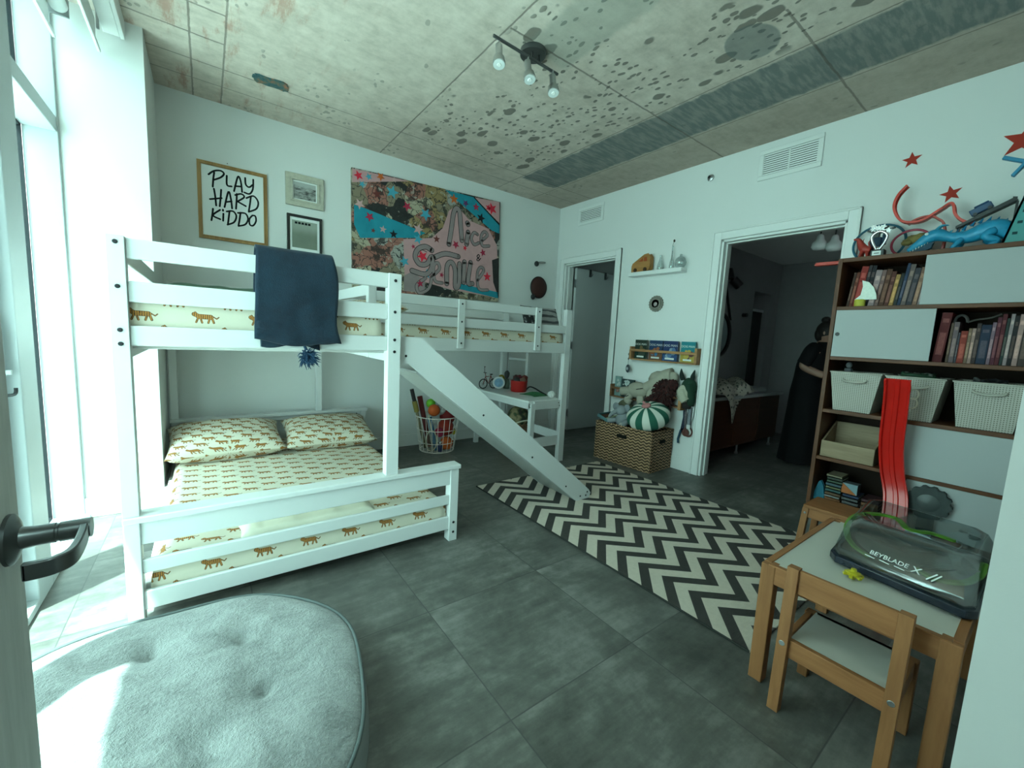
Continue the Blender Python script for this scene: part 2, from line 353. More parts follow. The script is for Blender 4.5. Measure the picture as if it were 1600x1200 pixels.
# closet door standing open into the closet
m_gdoor = P((.52, .53, .53), .5, var=.02)
d1 = struct(MB().bb(3.875, 4.70, 3.895, 3.935, .01, 2.15).build('door_1', m_gdoor, bev=.003)); ORG[d1.name] = Vector()
for z in (.25, 1.15, 1.95):
    MB().bb(3.845, 3.872, 3.885, 3.905, z - .05, z + .05).tube([(3.862, 3.89, z - .052), (3.862, 3.89, z + .052)], .008).build('door_hinge', m_steel, d1)
hk = thing('over_door_hook', 'small dark double hook over the top edge of the open closet door, nearer its hinge', 'hook', (4.12, 3.885, 2.07), 'hooks over the closet door')
def hook(h, x):
    MB().bb(x - .02, x + .02, 3.888, 3.894, 2.06, 2.157).bb(x - .02, x + .02, 3.888, 3.93, 2.152, 2.157).tube(cr([(x, 3.885, 2.09), (x, 3.865, 2.07), (x, 3.85, 2.08), (x, 3.845, 2.10)], 4), .004, 6).build('hook', m_dsteel, h)
hook(hk, 4.12)
h2 = thing('over_door_hook', 'small dark double hook over the open closet door, farther from its hinge', 'hook', (4.42, 3.885, 2.07), 'hooks over the closet door'); hook(h2, 4.42)

# room door at the camera, opened against the window side
t = NT('grey_oak_veneer'); o_ = t.obj(); f_ = t.noise(t.v('MULTIPLY', o_, (40, 40, 4)), 1, 6, .65); g_ = t.noise(t.v('MULTIPLY', o_, (5, 5, 2.2)), 1.3, 4)
m_vdoor = t.set(t.ramp(t.m('ADD', t.m('MULTIPLY', f_, .6), t.m('MULTIPLY', g_, .4)), [(.3, (.42, .41, .39)), (.7, (.66, .645, .615))]), .55)
d3 = struct(MB().bb(-.24, -.20, .03, .776, .01, 2.12).build('door_3', m_vdoor, bev=.002)); ORG[d3.name] = Vector()
hy, hz = .735, .945
hd = MB().lathe([(0, -.2), (.031, -.2), (.031, -.196), (.026, -.193), (.014, -.189), (.0125, -.178), (.0125, -.16), (.0115, -.159), (.0115, -.157), (.0125, -.156), (.0125, -.128), (0, -.128)], (0, hy, hz), 24, 'x').build('door_handle', m_dsteel, d3)
pth = cr([(-.136, hy + .012, hz), (-.132, hy - .03, hz - .002), (-.133, hy - .072, hz - .004), (-.143, hy - .088, hz - .004), (-.154, hy - .09, hz - .005), (-.168, hy - .09, hz - .005)], 6)
V = []; F = []
for i, p in enumerate(pth):
    tg = (pth[min(i + 1, len(pth) - 1)] - pth[max(i - 1, 0)]).normalized(); sd = tg.cross(Vector((0, 0, 1))).normalized()
    for a, b in ((-.004, -.010), (.004, -.010), (.004, .010), (-.004, .010)): V.append(p + sd * a + Vector((0, 0, b)))
for i in range(len(pth) - 1):
    for k in range(4): F.append((4 * i + k, 4 * i + (k + 1) % 4, 4 * i + 4 + (k + 1) % 4, 4 * i + 4 + k))
F += [(3, 2, 1, 0), tuple(4 * len(pth) - 4 + k for k in range(4))]
MB().add(V, F).build('lever', m_dsteel, hd, bev=.003)

# window wall: three floor to ceiling panes
def window(name, y0, y1, m0, m1):
    g = sgroup(name); x0, x1 = -.77, -.62
    f = MB().bb(x0, x1 + .03, m0, m1, 0, 2.894)                           # mullion on the camera side
    f.bb(x0, x1, y0 - .001, y1, 2.20, 2.278).bb(x0, x1, y0, y1, 2.84, 2.894).bb(x0, x1 + .03, y0, y1, 0, .035)
    if y1 > 3.3: f.bb(x0 + .02, x1 + .004, 3.40, 3.43, 0, 2.894)
    f.build('window_frame', m_alu, g, bev=.004)
    q = MB()
    for z0, z1 in ((.035, 2.20), (2.278, 2.84)):
        q.bb(-.768, -.750, y0, y0 + .012, z0, z1).bb(-.768, -.750, y1 - .012, y1, z0, z1).bb(-.768, -.750, y0, y1, z0, z0 + .012).bb(-.768, -.750, y0, y1, z1 - .012, z1)
    q.build('gasket', m_gasket, g)
    for z0, z1 in ((.035, 2.20), (2.278, 2.84)): MB().bb(-.762, -.756, y0, y1, z0, z1).build('pane', m_pane, g)
    return g
w1 = window('window_1', 2.62, 3.40, 2.43, 2.62)
s_ = MB().bb(-.75, -.635, 2.345, 2.43, .035, 2.2).build('sash_stile', m_alu, w1, bev=.004)
MB().bb(-.634, -.618, 2.375, 2.40, 1.0, 1.18).bb(-.634, -.60, 2.38, 2.395, .98, 1.0).build('latch', m_alu, s_, bev=.004)
MB().tube(cr([(-.634, 2.39, .90), (-.60, 2.39, .905), (-.595, 2.39, .93)], 4), .006).build('latch', m_black, s_)
window('window_2', 1.40, 2.43, 1.30, 1.40); window('window_3', .05, 1.30, .02, .05)
# outside
struct(MB().bb(-6, -.96, 5.2, 5.6, -3, 7).build('exterior_wall', m_stucco))
struct(MB().bb(-3.4, -.80, -2, 5.2, -.2, -.03).build('exterior_floor', P((.55, .55, .53), .8)))

# roller shades rolled up at the window head
for nm, x, lab in (('a', -.60, 'white roller shade rolled up next to the window glass'), ('b', -.43, 'white roller shade rolled up behind the ceiling fascia board')):
    t_ = thing('roller_shade', lab, 'window shade', (x, 1.8, 2.66), 'rolled up window shades')
    MB().tube([(x + .035 if nm == 'a' else -.37, .06, 2.80 if nm == 'a' else 2.845), (x + .035 if nm == 'a' else -.37, 3.30, 2.80 if nm == 'a' else 2.845)], .036, 16).build('roller_tube', P((.82, .83, .82), .6), t_)
    MB().bb(x - .004, x - .002, .06, 3.30, 2.685, 2.80).build('shade_fabric', P((.8, .81, .8), .8), t_)
    MB().bb(x - .009, x + .005, .06, 3.38, 2.668, 2.688).build('hem_bar', m_trim, t_, bev=.003)
    for y in (.05, 3.32): MB().bb(x, x + (.07 if nm == 'a' else .012), y - .006, y + .006, 2.76, 2.894).build('bracket', P((.35, .36, .36), .4, .6), t_)
struct(MB().bb(-.345, -.325, .03, 3.415, 2.79, 2.894).bb(-.415, -.345, .03, 3.40, 2.79, 2.80).build('trim_3', m_trim, bev=.003))
# ------------------------------------------------------------------ bedding print
def tiger_mat(name, base, w=.19, h=.058, sc=1.0):
    t = NT(name); u = t.uv(); x, y, _ = t.sep(u)[:3]
    if sc != 1: x = t.m('MULTIPLY', x, 1 / sc); y = t.m('MULTIPLY', y, 1 / sc)
    py = t.m('DIVIDE', t.m('ADD', y, .013), h); row = t.m('FLOOR', py)
    px = t.m('ADD', t.m('DIVIDE', x, w), t.m('MULTIPLY', t.m('FLOORED_MODULO', row, 2.0), .5))
    q = t.comb(t.m('MULTIPLY', t.m('SUBTRACT', t.m('FRACT', px), .5), w), t.m('MULTIPLY', t.m('SUBTRACT', t.m('FRACT', py), .5), h))
    def cap(a, b, r):
        a, b = Vector((*a, 0)), Vector((*b, 0)); d = b - a; pa = t.v('SUBTRACT', q, tuple(a))
        k = t.m('MULTIPLY', t.v('DOT_PRODUCT', pa, tuple(d / d.dot(d))), 1.0, clamp=True)
        return t.m('SUBTRACT', t.v('LENGTH', t.v('SUBTRACT', pa, t.v('SCALE', tuple(d), sc=k))), r)
    S = [((-.022, .005), (.016, .004), .0098), ((-.036, .013), (-.028, .009), .0085), ((-.024, 0), (-.031, -.018), .0036), ((-.017, 0), (-.012, -.019), .0036),
         ((.013, 0), (.008, -.019), .0036), ((.020, .002), (.026, -.018), .0040), ((.022, .008), (.036, -.002), .0022), ((.036, -.002), (.043, .005), .0022), ((-.033, .021), (-.031, .019), .003)]
    d = None
    for s_ in S:
        e = cap(*s_); d = e if d is None else t.m('MINIMUM', d, e)
    mask = t.m('SUBTRACT', 1.0, t.step(d, -.0006, .0008))
    xx, yy, _ = t.sep(q)[:3]
    stripe = t.step(t.m('SINE', t.m('ADD', t.m('MULTIPLY', xx, 900.0), t.m('MULTIPLY', t.noise(u, 160, 2), 5.0))), .45, .75)
    edge = t.step(d, -.0026, -.0008)
    c = t.mix(stripe, (.42, .17, .03), (.035, .022, .014)); c = t.mix(t.m('MULTIPLY', edge, .7), c, (.05, .03, .015))
    base_c = t.mix(t.noise(t.obj(), 5, 3), tuple(k * .96 for k in base), base)
    t.bump(t.noise(t.obj(), 9, 4, .6, dist=.6), .35, .012)
    return t.set(t.mix(mask, base_c, c), .85)
CREAM = (.62, .565, .46)
m_tiger = tiger_mat('tiger_print_sheet', CREAM)
m_tiger_s = tiger_mat('tiger_print_pillowcase', CREAM, w=.125, h=.058, sc=1.0)

# ------------------------------------------------------------------ the bunk bed with slide and desk
bed = thing('bunk_bed', 'white L-shaped wooden bunk and loft bed with slide and desk', 'bunk bed', (.5, 3.0, 0))
def bolts(m, pts, n, r=.008):
    m.mat(1)
    for p in pts: m.disc(p, n, r, .004, 10)
    m.mat(0)
def post(x0, x1, y0, y1, z0, z1, bl=(), n=(0, -1, 0)):
    m = MB().bb(x0, x1, y0, y1, z0, z1)
    if bl: bolts(m, [((x0 + x1) / 2, y0, z) if n[1] else ((x1 if n[0] > 0 else x0), (y0 + y1) / 2, z) for z in bl], n)
    return m.build('post', [m_bed, m_bolt], bed, bev=.004)
def rail(name, *b):
    m = MB()
    for q in b: m.bb(*q)
    return m.build(name, [m_bed, m_bolt], bed, bev=.004)
YF = 2.04
# foot end
fb = MB().bb(-.275, 1.178, YF - .012, YF + .075, .44, .465).bb(-.23, 1.125, YF + .008, YF + .028, .345, .44).bb(-.23, 1.125, YF + .008, YF + .028, .225, .282).bb(-.23, 1.125, YF + .008, YF + .028, .072, .150)
fb.build('footboard', m_bed, bed, bev=.004)
post(-.275, -.225, YF, YF + .06, 0, .44); post(1.118, 1.170, YF, YF + .06, 0, .44, (.115, .055))
post(-.275, -.225, YF, YF + .055, .465, 1.508, (1.485, 1.33, 1.175, 1.125)); post(.735, .800, YF, YF + .055, .465, 1.505, (1.47, 1.315, 1.175, 1.115))
for z0, z1, nm in ((1.433, 1.505, 'guard_rail'), (1.277, 1.353, 'guard_rail'), (1.118, 1.192, 'end_rail')): rail(nm, (-.225, .735, YF + .012, YF + .034, z0, z1))
# window side and door side of the upper bunk
for z0, z1, nm in ((1.433, 1.505, 'guard_rail'), (1.277, 1.353, 'guard_rail'), (1.06, 1.19, 'side_rail')): rail(nm, (-.268, -.244, YF + .055, 3.97, z0, z1))
rail('side_rail', (.757, .781, YF + .055, 3.97, 1.06, 1.19))
post(.752, .800, 2.42, 2.465, 1.06, 1.49); rail('guard_rail', (.757, .779, 2.465, 3.97, 1.418, 1.485))
# head end
post(-.235, -.185, 3.955, 4.01, .47, 1.505); post(.775, .825, 3.955, 4.01, .47, 1.505)
for z0, z1 in ((1.433, 1.505), (1.277, 1.353), (1.118, 1.192)): rail('guard_rail' if z0 > 1.2 else 'end_rail', (-.185, .775, 3.97, 3.99, z0, z1))
post(-.232, -.182, 3.95, 4.005, 0, .45); post(1.168, 1.218, 3.95, 4.005, 0, .45)
hb = MB().bb(-.24, 1.226, 3.93, 4.015, .45, .473)
arch = [(-.182, .45), (1.168, .45), (1.168, .385)] + [(1.168 - 1.35 * k / 16, .385 + .03 * math.sin(PI * k / 16)) for k in range(1, 17)]
hb.prism(arch, 3.965, 3.985); hb.bb(-.182, 1.168, 3.968, 3.982, .10, .32); bolts(hb, [(-.15, 3.965, .42), (1.13, 3.965, .42)], (0, -1, 0))
hb.build('headboard', [m_bed, m_bolt], bed, bev=.004)
rail('side_rail', (-.228, -.206, YF + .06, 3.95, .06, .16)); rail('side_rail', (1.125, 1.147, YF + .06, 3.95, .06, .16))
sl = MB()
for k in range(12): sl.bb(-.2, 1.12, 2.16 + k * .15, 2.23 + k * .15, .065, .083)
sl.build('slats', m_bed, bed, bev=.002)
sl = MB()
for k in range(12): sl.bb(-.24, .755, 2.16 + k * .15, 2.23 + k * .15, 1.101, 1.118)
sl.build('slats', m_bed, bed, bev=.002)
# loft bed along the back wall
LF = 2.91
post(2.80, 2.868, LF, LF + .05, 0, 1.507, (1.47, 1.32, 1.16, .57, .24), (1, 0, 0))
post(2.80, 2.868, 3.95, 4.0, 0, 1.507)
for x0, x1 in ((1.606, 1.662), (2.402, 2.464)): post(x0, x1, LF - .022, LF, 1.108, 1.495, (1.46, 1.32, 1.15))
rail('guard_rail', (.80, 2.464, LF + .002, LF + .024, 1.425, 1.495)); rail('guard_rail', (.80, 2.80, LF + .002, LF + .024, 1.275, 1.350)); rail('side_rail', (.80, 2.80, LF + .002, LF + .026, 1.085, 1.185))
rail('side_rail', (.825, 2.80, 3.965, 3.99, 1.085, 1.185)); rail('guard_rail', (.825, 2.80, 3.965, 3.985, 1.415, 1.49))
rail('end_rail', (2.822, 2.846, LF + .05, 3.95, 1.085, 1.185))
sl = MB()
for k in range(13): sl.bb(.88 + k * .15, .95 + k * .15, LF + .03, 3.96, 1.09, 1.108)
sl.build('slats', m_bed, bed, bev=.002)
# ladder at the loft's end
lad = MB().bb(2.90, 2.925, 3.965, 4.005, 0, 1.30).bb(2.90, 2.925, 3.60, 3.64, 0, 1.30).build('ladder', m_bed, bed, bev=.003)
for z in (.24, .48, .72, .965, 1.2): MB().tube([(2.912, 3.64, z), (2.912, 3.965, z)], .014, 10).build('rung', m_bed, lad)
# desk under the loft's end
dk = MB().bb(2.425, 2.862, 2.962, 3.94, .605, .625).build('desk', P((.80, .80, .79), .4), bed, bev=.003)
rl = MB().bb(2.43, 2.452, 2.95, 3.93, .545, .605); rl.build('apron', m_bed, dk, bev=.003)
rl = MB().bb(2.47, 2.80, 2.928, 2.948, .545, .623); bolts(rl, [(2.775, 2.928, .60), (2.79, 2.928, .57)], (0, -1, 0), .006); rl.build('apron', [m_bed, m_bolt], dk, bev=.003)
lg = MB().bb(2.43, 2.478, 2.925, 2.970, 0, .605); bolts(lg, [(2.43, 2.947, .57), (2.43, 2.947, .25)], (-1, 0, 0), .006); lg.build('leg', [m_bed, m_bolt], dk, bev=.003)
MB().bb(2.43, 2.478, 3.90, 3.94, 0, .605).build('leg', m_bed, dk, bev=.003)
MB().bb(2.478, 2.80, 2.935, 2.957, .17, .265).build('stretcher', m_bed, dk, bev=.003)
MB().bb(2.81, 2.83, 2.96, 3.95, .21, .30).build('stretcher', m_bed, dk, bev=.003)
# slide
side = [(.80, 1.19), (.925, 1.19), (1.188, .99), (1.579, .683), (2.0, .355), (2.35, .075), (2.372, .045), (2.36, .012), (2.30, .002), (2.225, .006), (1.97, .206), (1.704, .411), (.998, .945), (.868, 1.051), (.80, 1.06)]
sd = MB().bb(.80, .93, 2.10, 2.48, 1.055, 1.072).bar((.92, 2.29, 1.0), (2.22, 2.29, .016), .38, .012).build('slide', P((.34, .34, .33), .35), bed)
for k, (a, b) in enumerate(((2.080, 2.100), (2.480, 2.500))):
    m = MB().prism(side, a, b)
    if not k: bolts(m, [(.846, 2.08, 1.092), (1.35, 2.08, .735), (1.76, 2.08, .413), (2.10, 2.08, .146), (2.26, 2.08, .04), (2.32, 2.08, .035), (2.335, 2.08, .06)], (0, -1, 0), .007)
    m.build('side_panel', [m_bed, m_bolt], sd, bev=.003)

# ------------------------------------------------------------------ mattresses and bedding
def mattress(name, label, x0, x1, y0, y1, z0, z1, mat, r=.035, wr=.006):
    nx, ny = 44, 52; V = {}; m = MB()
    def top(u, v):
        x = x0 + (x1 - x0) * u; y = y0 + (y1 - y0) * v; e = min(u * (x1 - x0), (1 - u) * (x1 - x0), v * (y1 - y0), (1 - v) * (y1 - y0))
        return (x, y, z1 - r * max(0, 1 - e / r) ** 2 + wr * mnoise.noise(Vector((x * 5, y * 5, 1))) * min(1, e / .05))
    m.grid(top, nx, ny)
    rim = [(top(u, v)) for u, v in [(i / 39, 0) for i in range(40)] + [(1, i / 39) for i in range(1, 40)] + [(1 - i / 39, 1) for i in range(1, 40)] + [(0, 1 - i / 39) for i in range(1, 39)]]
    n = len(rim); cx, cy = (x0 + x1) / 2, (y0 + y1) / 2; rows = []
    for k in range(5):
        s = k / 4; b = .012 * math.sin(PI * s)
        rows.append([(p[0] + (b if p[0] > x1 - .005 else -b if p[0] < x0 + .005 else 0), p[1] + (b if p[1] > y1 - .005 else -b if p[1] < y0 + .005 else 0), p[2] + (z0 - p[2]) * s) for p in rim])
    m.add([p for r_ in rows for p in r_], [(k * n + i, k * n + (i + 1) % n, (k + 1) * n + (i + 1) % n, (k + 1) * n + i) for k in range(4) for i in range(n)] + [tuple(4 * n + i for i in range(n))])
    return tag(m.build(name, mat, None, smooth=True, uv=True, top=True), label, 'mattress')
mattress('mattress', 'wide cream mattress with tiger print sheet on the low bed behind the footboard slats', -.195, 1.10, 2.085, 3.93, .083, .262, m_tiger)
mattress('mattress', 'cream tiger print mattress of the upper bunk behind the blanket and front rails', -.225, .70, 2.085, 3.95, 1.119, 1.345, m_tiger)
mattress('mattress', 'cream tiger print mattress of the loft bed above the slide and desk', .86, 2.775, 2.945, 3.945, 1.108, 1.335, m_tiger)
def pillow(name, label, c, sx, sy, sz, mat, rz=0, rx=0, ry=0, seed=0, cat='pillow', uvs=1.0):
    m = MB(); nu, nv = 30, 22
    M_ = Matrix.Translation(c) @ Matrix.Rotation(rz, 4, 'Z') @ Matrix.Rotation(ry, 4, 'Y') @ Matrix.Rotation(rx, 4, 'X'); uvm = []
    for sg in (1, -1):
        def fn(u, v, sg=sg):
            a, b = 2 * u - 1, 2 * v - 1
            e = max(0, (1 - abs(a) ** 2.6) * (1 - abs(b) ** 2.6)) ** .45
            k = 1 - .07 * (1 - abs(a) ** 2) * abs(b) ** 6
            x = a * sx * (1 - .06 * (1 - b * b) * abs(a) ** 6); y = b * sy * k
            w_ = .012 * mnoise.noise(Vector((a * 3 + seed, b * 3, sg))) * e + .006 * mnoise.noise(Vector((a * 9 + seed, b * 9, sg))) * e
            uvm.append((x + 5 + math.copysign(.9 * sz * (1 - e), a), y + 5 + math.copysign(.9 * sz * (1 - e), b))); return M_ @ Vector((x, y, sg * (sz * e + w_)))
        m.grid(fn, nu, nv)
        if sg < 0: m.f = m.f[:len(m.f) // 2] + [f[::-1] for f in m.f[len(m.f) // 2:]]
    o = m.build(name, mat, None, smooth=True, top=True)
    L = o.data.uv_layers.new(name='UVMap')
    for lp in o.data.loops: L.data[lp.index].uv = uvm[lp.vertex_index]
    return tag(o, label, cat)
pillow('pillow', 'plump tiger print pillow on the window side of the low bed', (.105, 3.59, .375), .350, .250, .105, m_tiger_s, rz=.02, rx=.22, seed=2)
pillow('pillow', 'tiger print pillow on the slide side of the low bed', (.80, 3.59, .37), .335, .250, .095, m_tiger_s, rz=-.05, rx=.22, seed=9)
pillow('pillow', 'grey and black striped pillow with a patterned end propped at the loft bed end', (2.605, 3.075, 1.428), .235, .10, .045, None, rx=1.2, rz=.03, seed=4)
t = NT('striped_grey_cloth'); u = t.uv(); x, y, _ = t.sep(u)[:3]
bnd = t.step(t.m('SINE', t.m('ADD', t.m('MULTIPLY', y, 92.0), t.m('MULTIPLY', t.noise(u, 5, 2), 1.6))), .2, .45)
pat = t.m('MULTIPLY', t.step(t.voro(t.v('MULTIPLY', u, (1, .6, 1)), 26), .38, .42), t.m('SUBTRACT', 1.0, t.step(x, 4.86, 4.87)))
m_str = t.set(t.mix(pat, t.mix(bnd, (.30, .29, .29), (.07, .07, .075)), (.02, .02, .02)), .85)
bpy.data.objects['pillow.002'].data.materials[0] = m_str
pillow('pillow', 'tiger print pillow on the loft bed beside the upper bunk', (1.10, 3.45, 1.40), .2, .3, .06, m_tiger_s, seed=5)
# dark green blanket on the upper bunk
def slab(name, mat, x0, x1, y0, y1, z0, h, seed, amp=.02):
    m = MB()
    for sg in (1, 0):
        def fn(u, v, sg=sg):
            a, b = 2 * u - 1, 2 * v - 1; e = max(0, (1 - a ** 8) * (1 - b ** 8)) ** .5
            x, y = x0 + (x1 - x0) * u, y0 + (y1 - y0) * v
            return (x + .012 * mnoise.noise(Vector((y * 9, seed, 0))) * abs(a), y + .012 * mnoise.noise(Vector((x * 9, 0, seed))) * abs(b), z0 + (h * e + amp * e * mnoise.noise(Vector((x * 6, y * 6, seed))) if sg else 0))
        m.grid(fn, 34, 24)
    return m.build(name, mat, None, smooth=True, top=True)
tag(slab('blanket', P((.055, .085, .06), .9, var=.2, bump=.2), -.20, .60, 2.75, 3.6, 1.347, .075, 3), 'dark green blanket lying flat on the upper bunk', 'blanket')
tag(slab('throw', P((.74, .70, .58), .9, var=.06, bump=.25, bsc=14), .10, .70, 2.10, 2.27, .262, .035, 8, .03), 'plain cream throw bunched along the foot of the low bed', 'blanket')
# navy blanket folded over the front rail
t = NT('navy_fleece'); o_ = t.obj(); f_ = t.noise(o_, 34, 5, .7); g_ = t.noise(o_, 7, 3, dist=.8); t.bump(t.noise(o_, 260, 2), .5, .004)
m_navy = t.set(t.ramp(t.m('ADD', t.m('MULTIPLY', f_, .45), t.m('MULTIPLY', g_, .55)), [(.35, (.002, .008, .020)), (.65, (.005, .024, .045))]), .95, Sheen_Weight=.06)
tw = thing('folded_blanket', 'navy blue fleece blanket folded over the front rail of the upper bunk', 'blanket', (.33, 2.02, 1.13))
def sheet(x0a, x1a, x0b, x1b, zb, yo, y_in, th, seed, zback):
    m = MB(); prof = []
    zt = 1.522 + yo; yf = 2.052 - .02 - yo; yb = 2.074 + .012 + yo
    for k in range(15): prof.append((yf - .010 * math.sin(k * .9 + seed) * (1 - k / 14) - .018 * math.sin(PI * k / 14) * .4, zb + (zt - .015 - zb) * k / 14))
    for k in range(1, 6): a = PI * k / 6; prof.append(((yf + yb) / 2 - (yb - yf) / 2 * math.cos(a), zt - .015 + .02 * math.sin(a)))
    for k in range(6): prof.append((yb, zt - .015 - (zt - .015 - zback) * k / 5))
    n = len(prof)
    def fn(u, v):
        j = min(n - 1, int(round(v * (n - 1)))); y, z = prof[j]; tt = max(0, min(1, (zt - z) / (zt - zb)))
        xa = x0a + (x0b - x0a) * tt; xb = x1a + (x1b - x1a) * tt + .012 * math.sin(tt * 6)
        return (xa + (xb - xa) * u, y + .006 * mnoise.noise(Vector((u * 4 + seed, z * 7, 0))), z + (.012 * math.sin(u * PI * 2 + seed) - .012 * u) * (1 if j < 3 else 0))
    m.grid(fn, 26, n); return m.build('fold', m_navy, tw, smooth=True, solid=th)
sheet(.180, .462, .168, .500, 1.165, 0, 0, .014, 0, 1.25); sheet(.172, .466, .160, .505, 1.150, .016, 0, .012, 2, 1.30)
sheet(.176, .458, .185, .42, 1.135, -.006, 0, .010, 4, 1.36)
pm = MB().tube(cr([(.345, 2.03, 1.16), (.352, 2.022, 1.13), (.358, 2.02, 1.115)], 4), .006)
RR = random.Random(3)
for k in range(170):
    a, b = RR.uniform(0, 2 * PI), RR.uniform(-1, 1); r = math.sqrt(1 - b * b); d = Vector((r * math.cos(a), r * math.sin(a), b))
    c0 = Vector((.362 + .018 * RR.uniform(-1, 1.3), 2.018, 1.085 + .02 * RR.uniform(-1, 1)))
    pm.tube([c0, c0 + d * .018, c0 + d * .034 + Vector((.006, 0, -.01))], [.003, .0028, .001], 4)
pm.build('pompom', P((.02, .05, .10), .9), tw)

# ------------------------------------------------------------------ floor cushion
t = NT('grey_plush'); o_ = t.obj(); f_ = t.noise(o_, 9, 5, .65, dist=1.0); g_ = t.noise(o_, 95, 4, .7)
t.bump(t.m('ADD', t.m('MULTIPLY', f_, .5), t.m('MULTIPLY', g_, .9)), .9, .014)
m_plush = t.set(t.ramp(t.m('ADD', t.m('MULTIPLY', f_, .65), t.m('MULTIPLY', g_, .35)), [(.36, (.12, .124, .122)), (.64, (.29, .295, .29))]), .9, Sheen_Weight=.4)
cu = thing('floor_cushion', 'round tufted grey plush floor cushion in front of the footboard', 'floor cushion', (-.135, 1.30, 0))
CX, CY, RX, RY = -.135, 1.30, .505, .545
DM = [(.067, 1.505), (.106, 1.254), (-.173, 1.60), (-.055, 1.08), (-.30, 1.10), (-.36, 1.40), (-.14, 1.33)]
def rim(a):
    e = (abs(math.cos(a)) ** 2.35 + abs(math.sin(a)) ** 2.35) ** (-1 / 2.35) * (1 + .03 * math.sin(3 * a + .6) + .012 * math.sin(7 * a))
    return CX + RX * e * math.cos(a), CY + RY * e * math.sin(a)
def ctop(u, v):
    a = 2 * PI * u; x, y = rim(a); r = v ** .8; px, py = CX + (x - CX) * r, CY + (y - CY) * r
    z = .150 + .060 * max(0, 1 - r ** 3.0) ** .6 + (.022 * mnoise.noise(Vector((px * 4.2, py * 4.2, 3))) + .010 * mnoise.noise(Vector((px * 11, py * 11, 0)))) * (1 - r * r) ** .5
    for q, (dx, dy) in enumerate(DM):
        d = math.hypot(px - dx, py - dy); z -= (.030 if q < 6 else 0) * math.exp(-(d / .10) ** 2) + (.022 if q < 6 else 0) * math.exp(-(d / .022) ** 2)
    return (px, py, z)
MB().grid(ctop, 120, 60, True).build('top_panel', m_plush, cu, smooth=True)
def cside(u, v):
    a = 2 * PI * u; x, y = rim(a); k = 1 + .035 * math.sin(PI * v) - .05 * max(0, v - .75) * 4 * .3
    return (CX + (x - CX) * k, CY + (y - CY) * k, .155 * (1 - v) + .004 * v)
MB().grid(cside, 96, 9, True).build('side_band', P((.23, .24, .237), .9, bump=.3, bsc=120), cu, smooth=True)
for z, k in ((.157, 1.004), (.012, .995)): MB().tube([(CX + (rim(2 * PI * i / 90)[0] - CX) * k, CY + (rim(2 * PI * i / 90)[1] - CY) * k, z) for i in range(90)], .006, 6, True).build('piping', P((.10, .115, .115), .8), cu, smooth=True)
MB().tube(cr([(.285, 1.56, .10), (.325, 1.53, .085), (.345, 1.49, .08), (.335, 1.45, .085)], 5), .008, 6).build('carry_handle', m_black, cu)

# ------------------------------------------------------------------ rug
def rug_mat():
    t = NT('chevron_weave'); o = t.uv(); x, y, _ = t.sep(o)[:3]
    tri = t.m('MULTIPLY', t.m('ABSOLUTE', t.m('SUBTRACT', t.m('FRACT', t.m('DIVIDE', x, .345)), .5)), .30)
    k = t.m('FRACT', t.m('DIVIDE', t.m('ADD', y, tri), .149)); d = t.m('MULTIPLY', t.step(k, .0, .02), t.m('SUBTRACT', 1.0, t.step(k, .46, .48)))
    wv = t.m('MULTIPLY', t.m('SINE', t.m('MULTIPLY', t.m('ADD', x, y), 520.0)), t.m('SINE', t.m('MULTIPLY', t.m('SUBTRACT', x, y), 520.0)))
    light = t.mix(t.noise(o, 40, 3), (.52, .44, .37), (.66, .57, .49)); dark = t.mix(t.noise(o, 40, 3), (.030, .026, .024), (.05, .043, .04))
    t.bump(wv, .3, .003); return t.set(t.mix(d, light, dark), .9)
rg = tag(MB().bb(1.725, 3.165, .615, 2.715, 0, .008).build('rug', rug_mat(), None, bev=.003, uv=lambda co, ax: (co.x - 1.725, co.y - .615), top=True), 'cream and charcoal chevron rug under the end of the slide', 'rug')
MB().tube([(1.725, .618, .006), (1.722, 2.712, .006)], .005, 6).build('binding', P((.03, .03, .028), .9), rg)

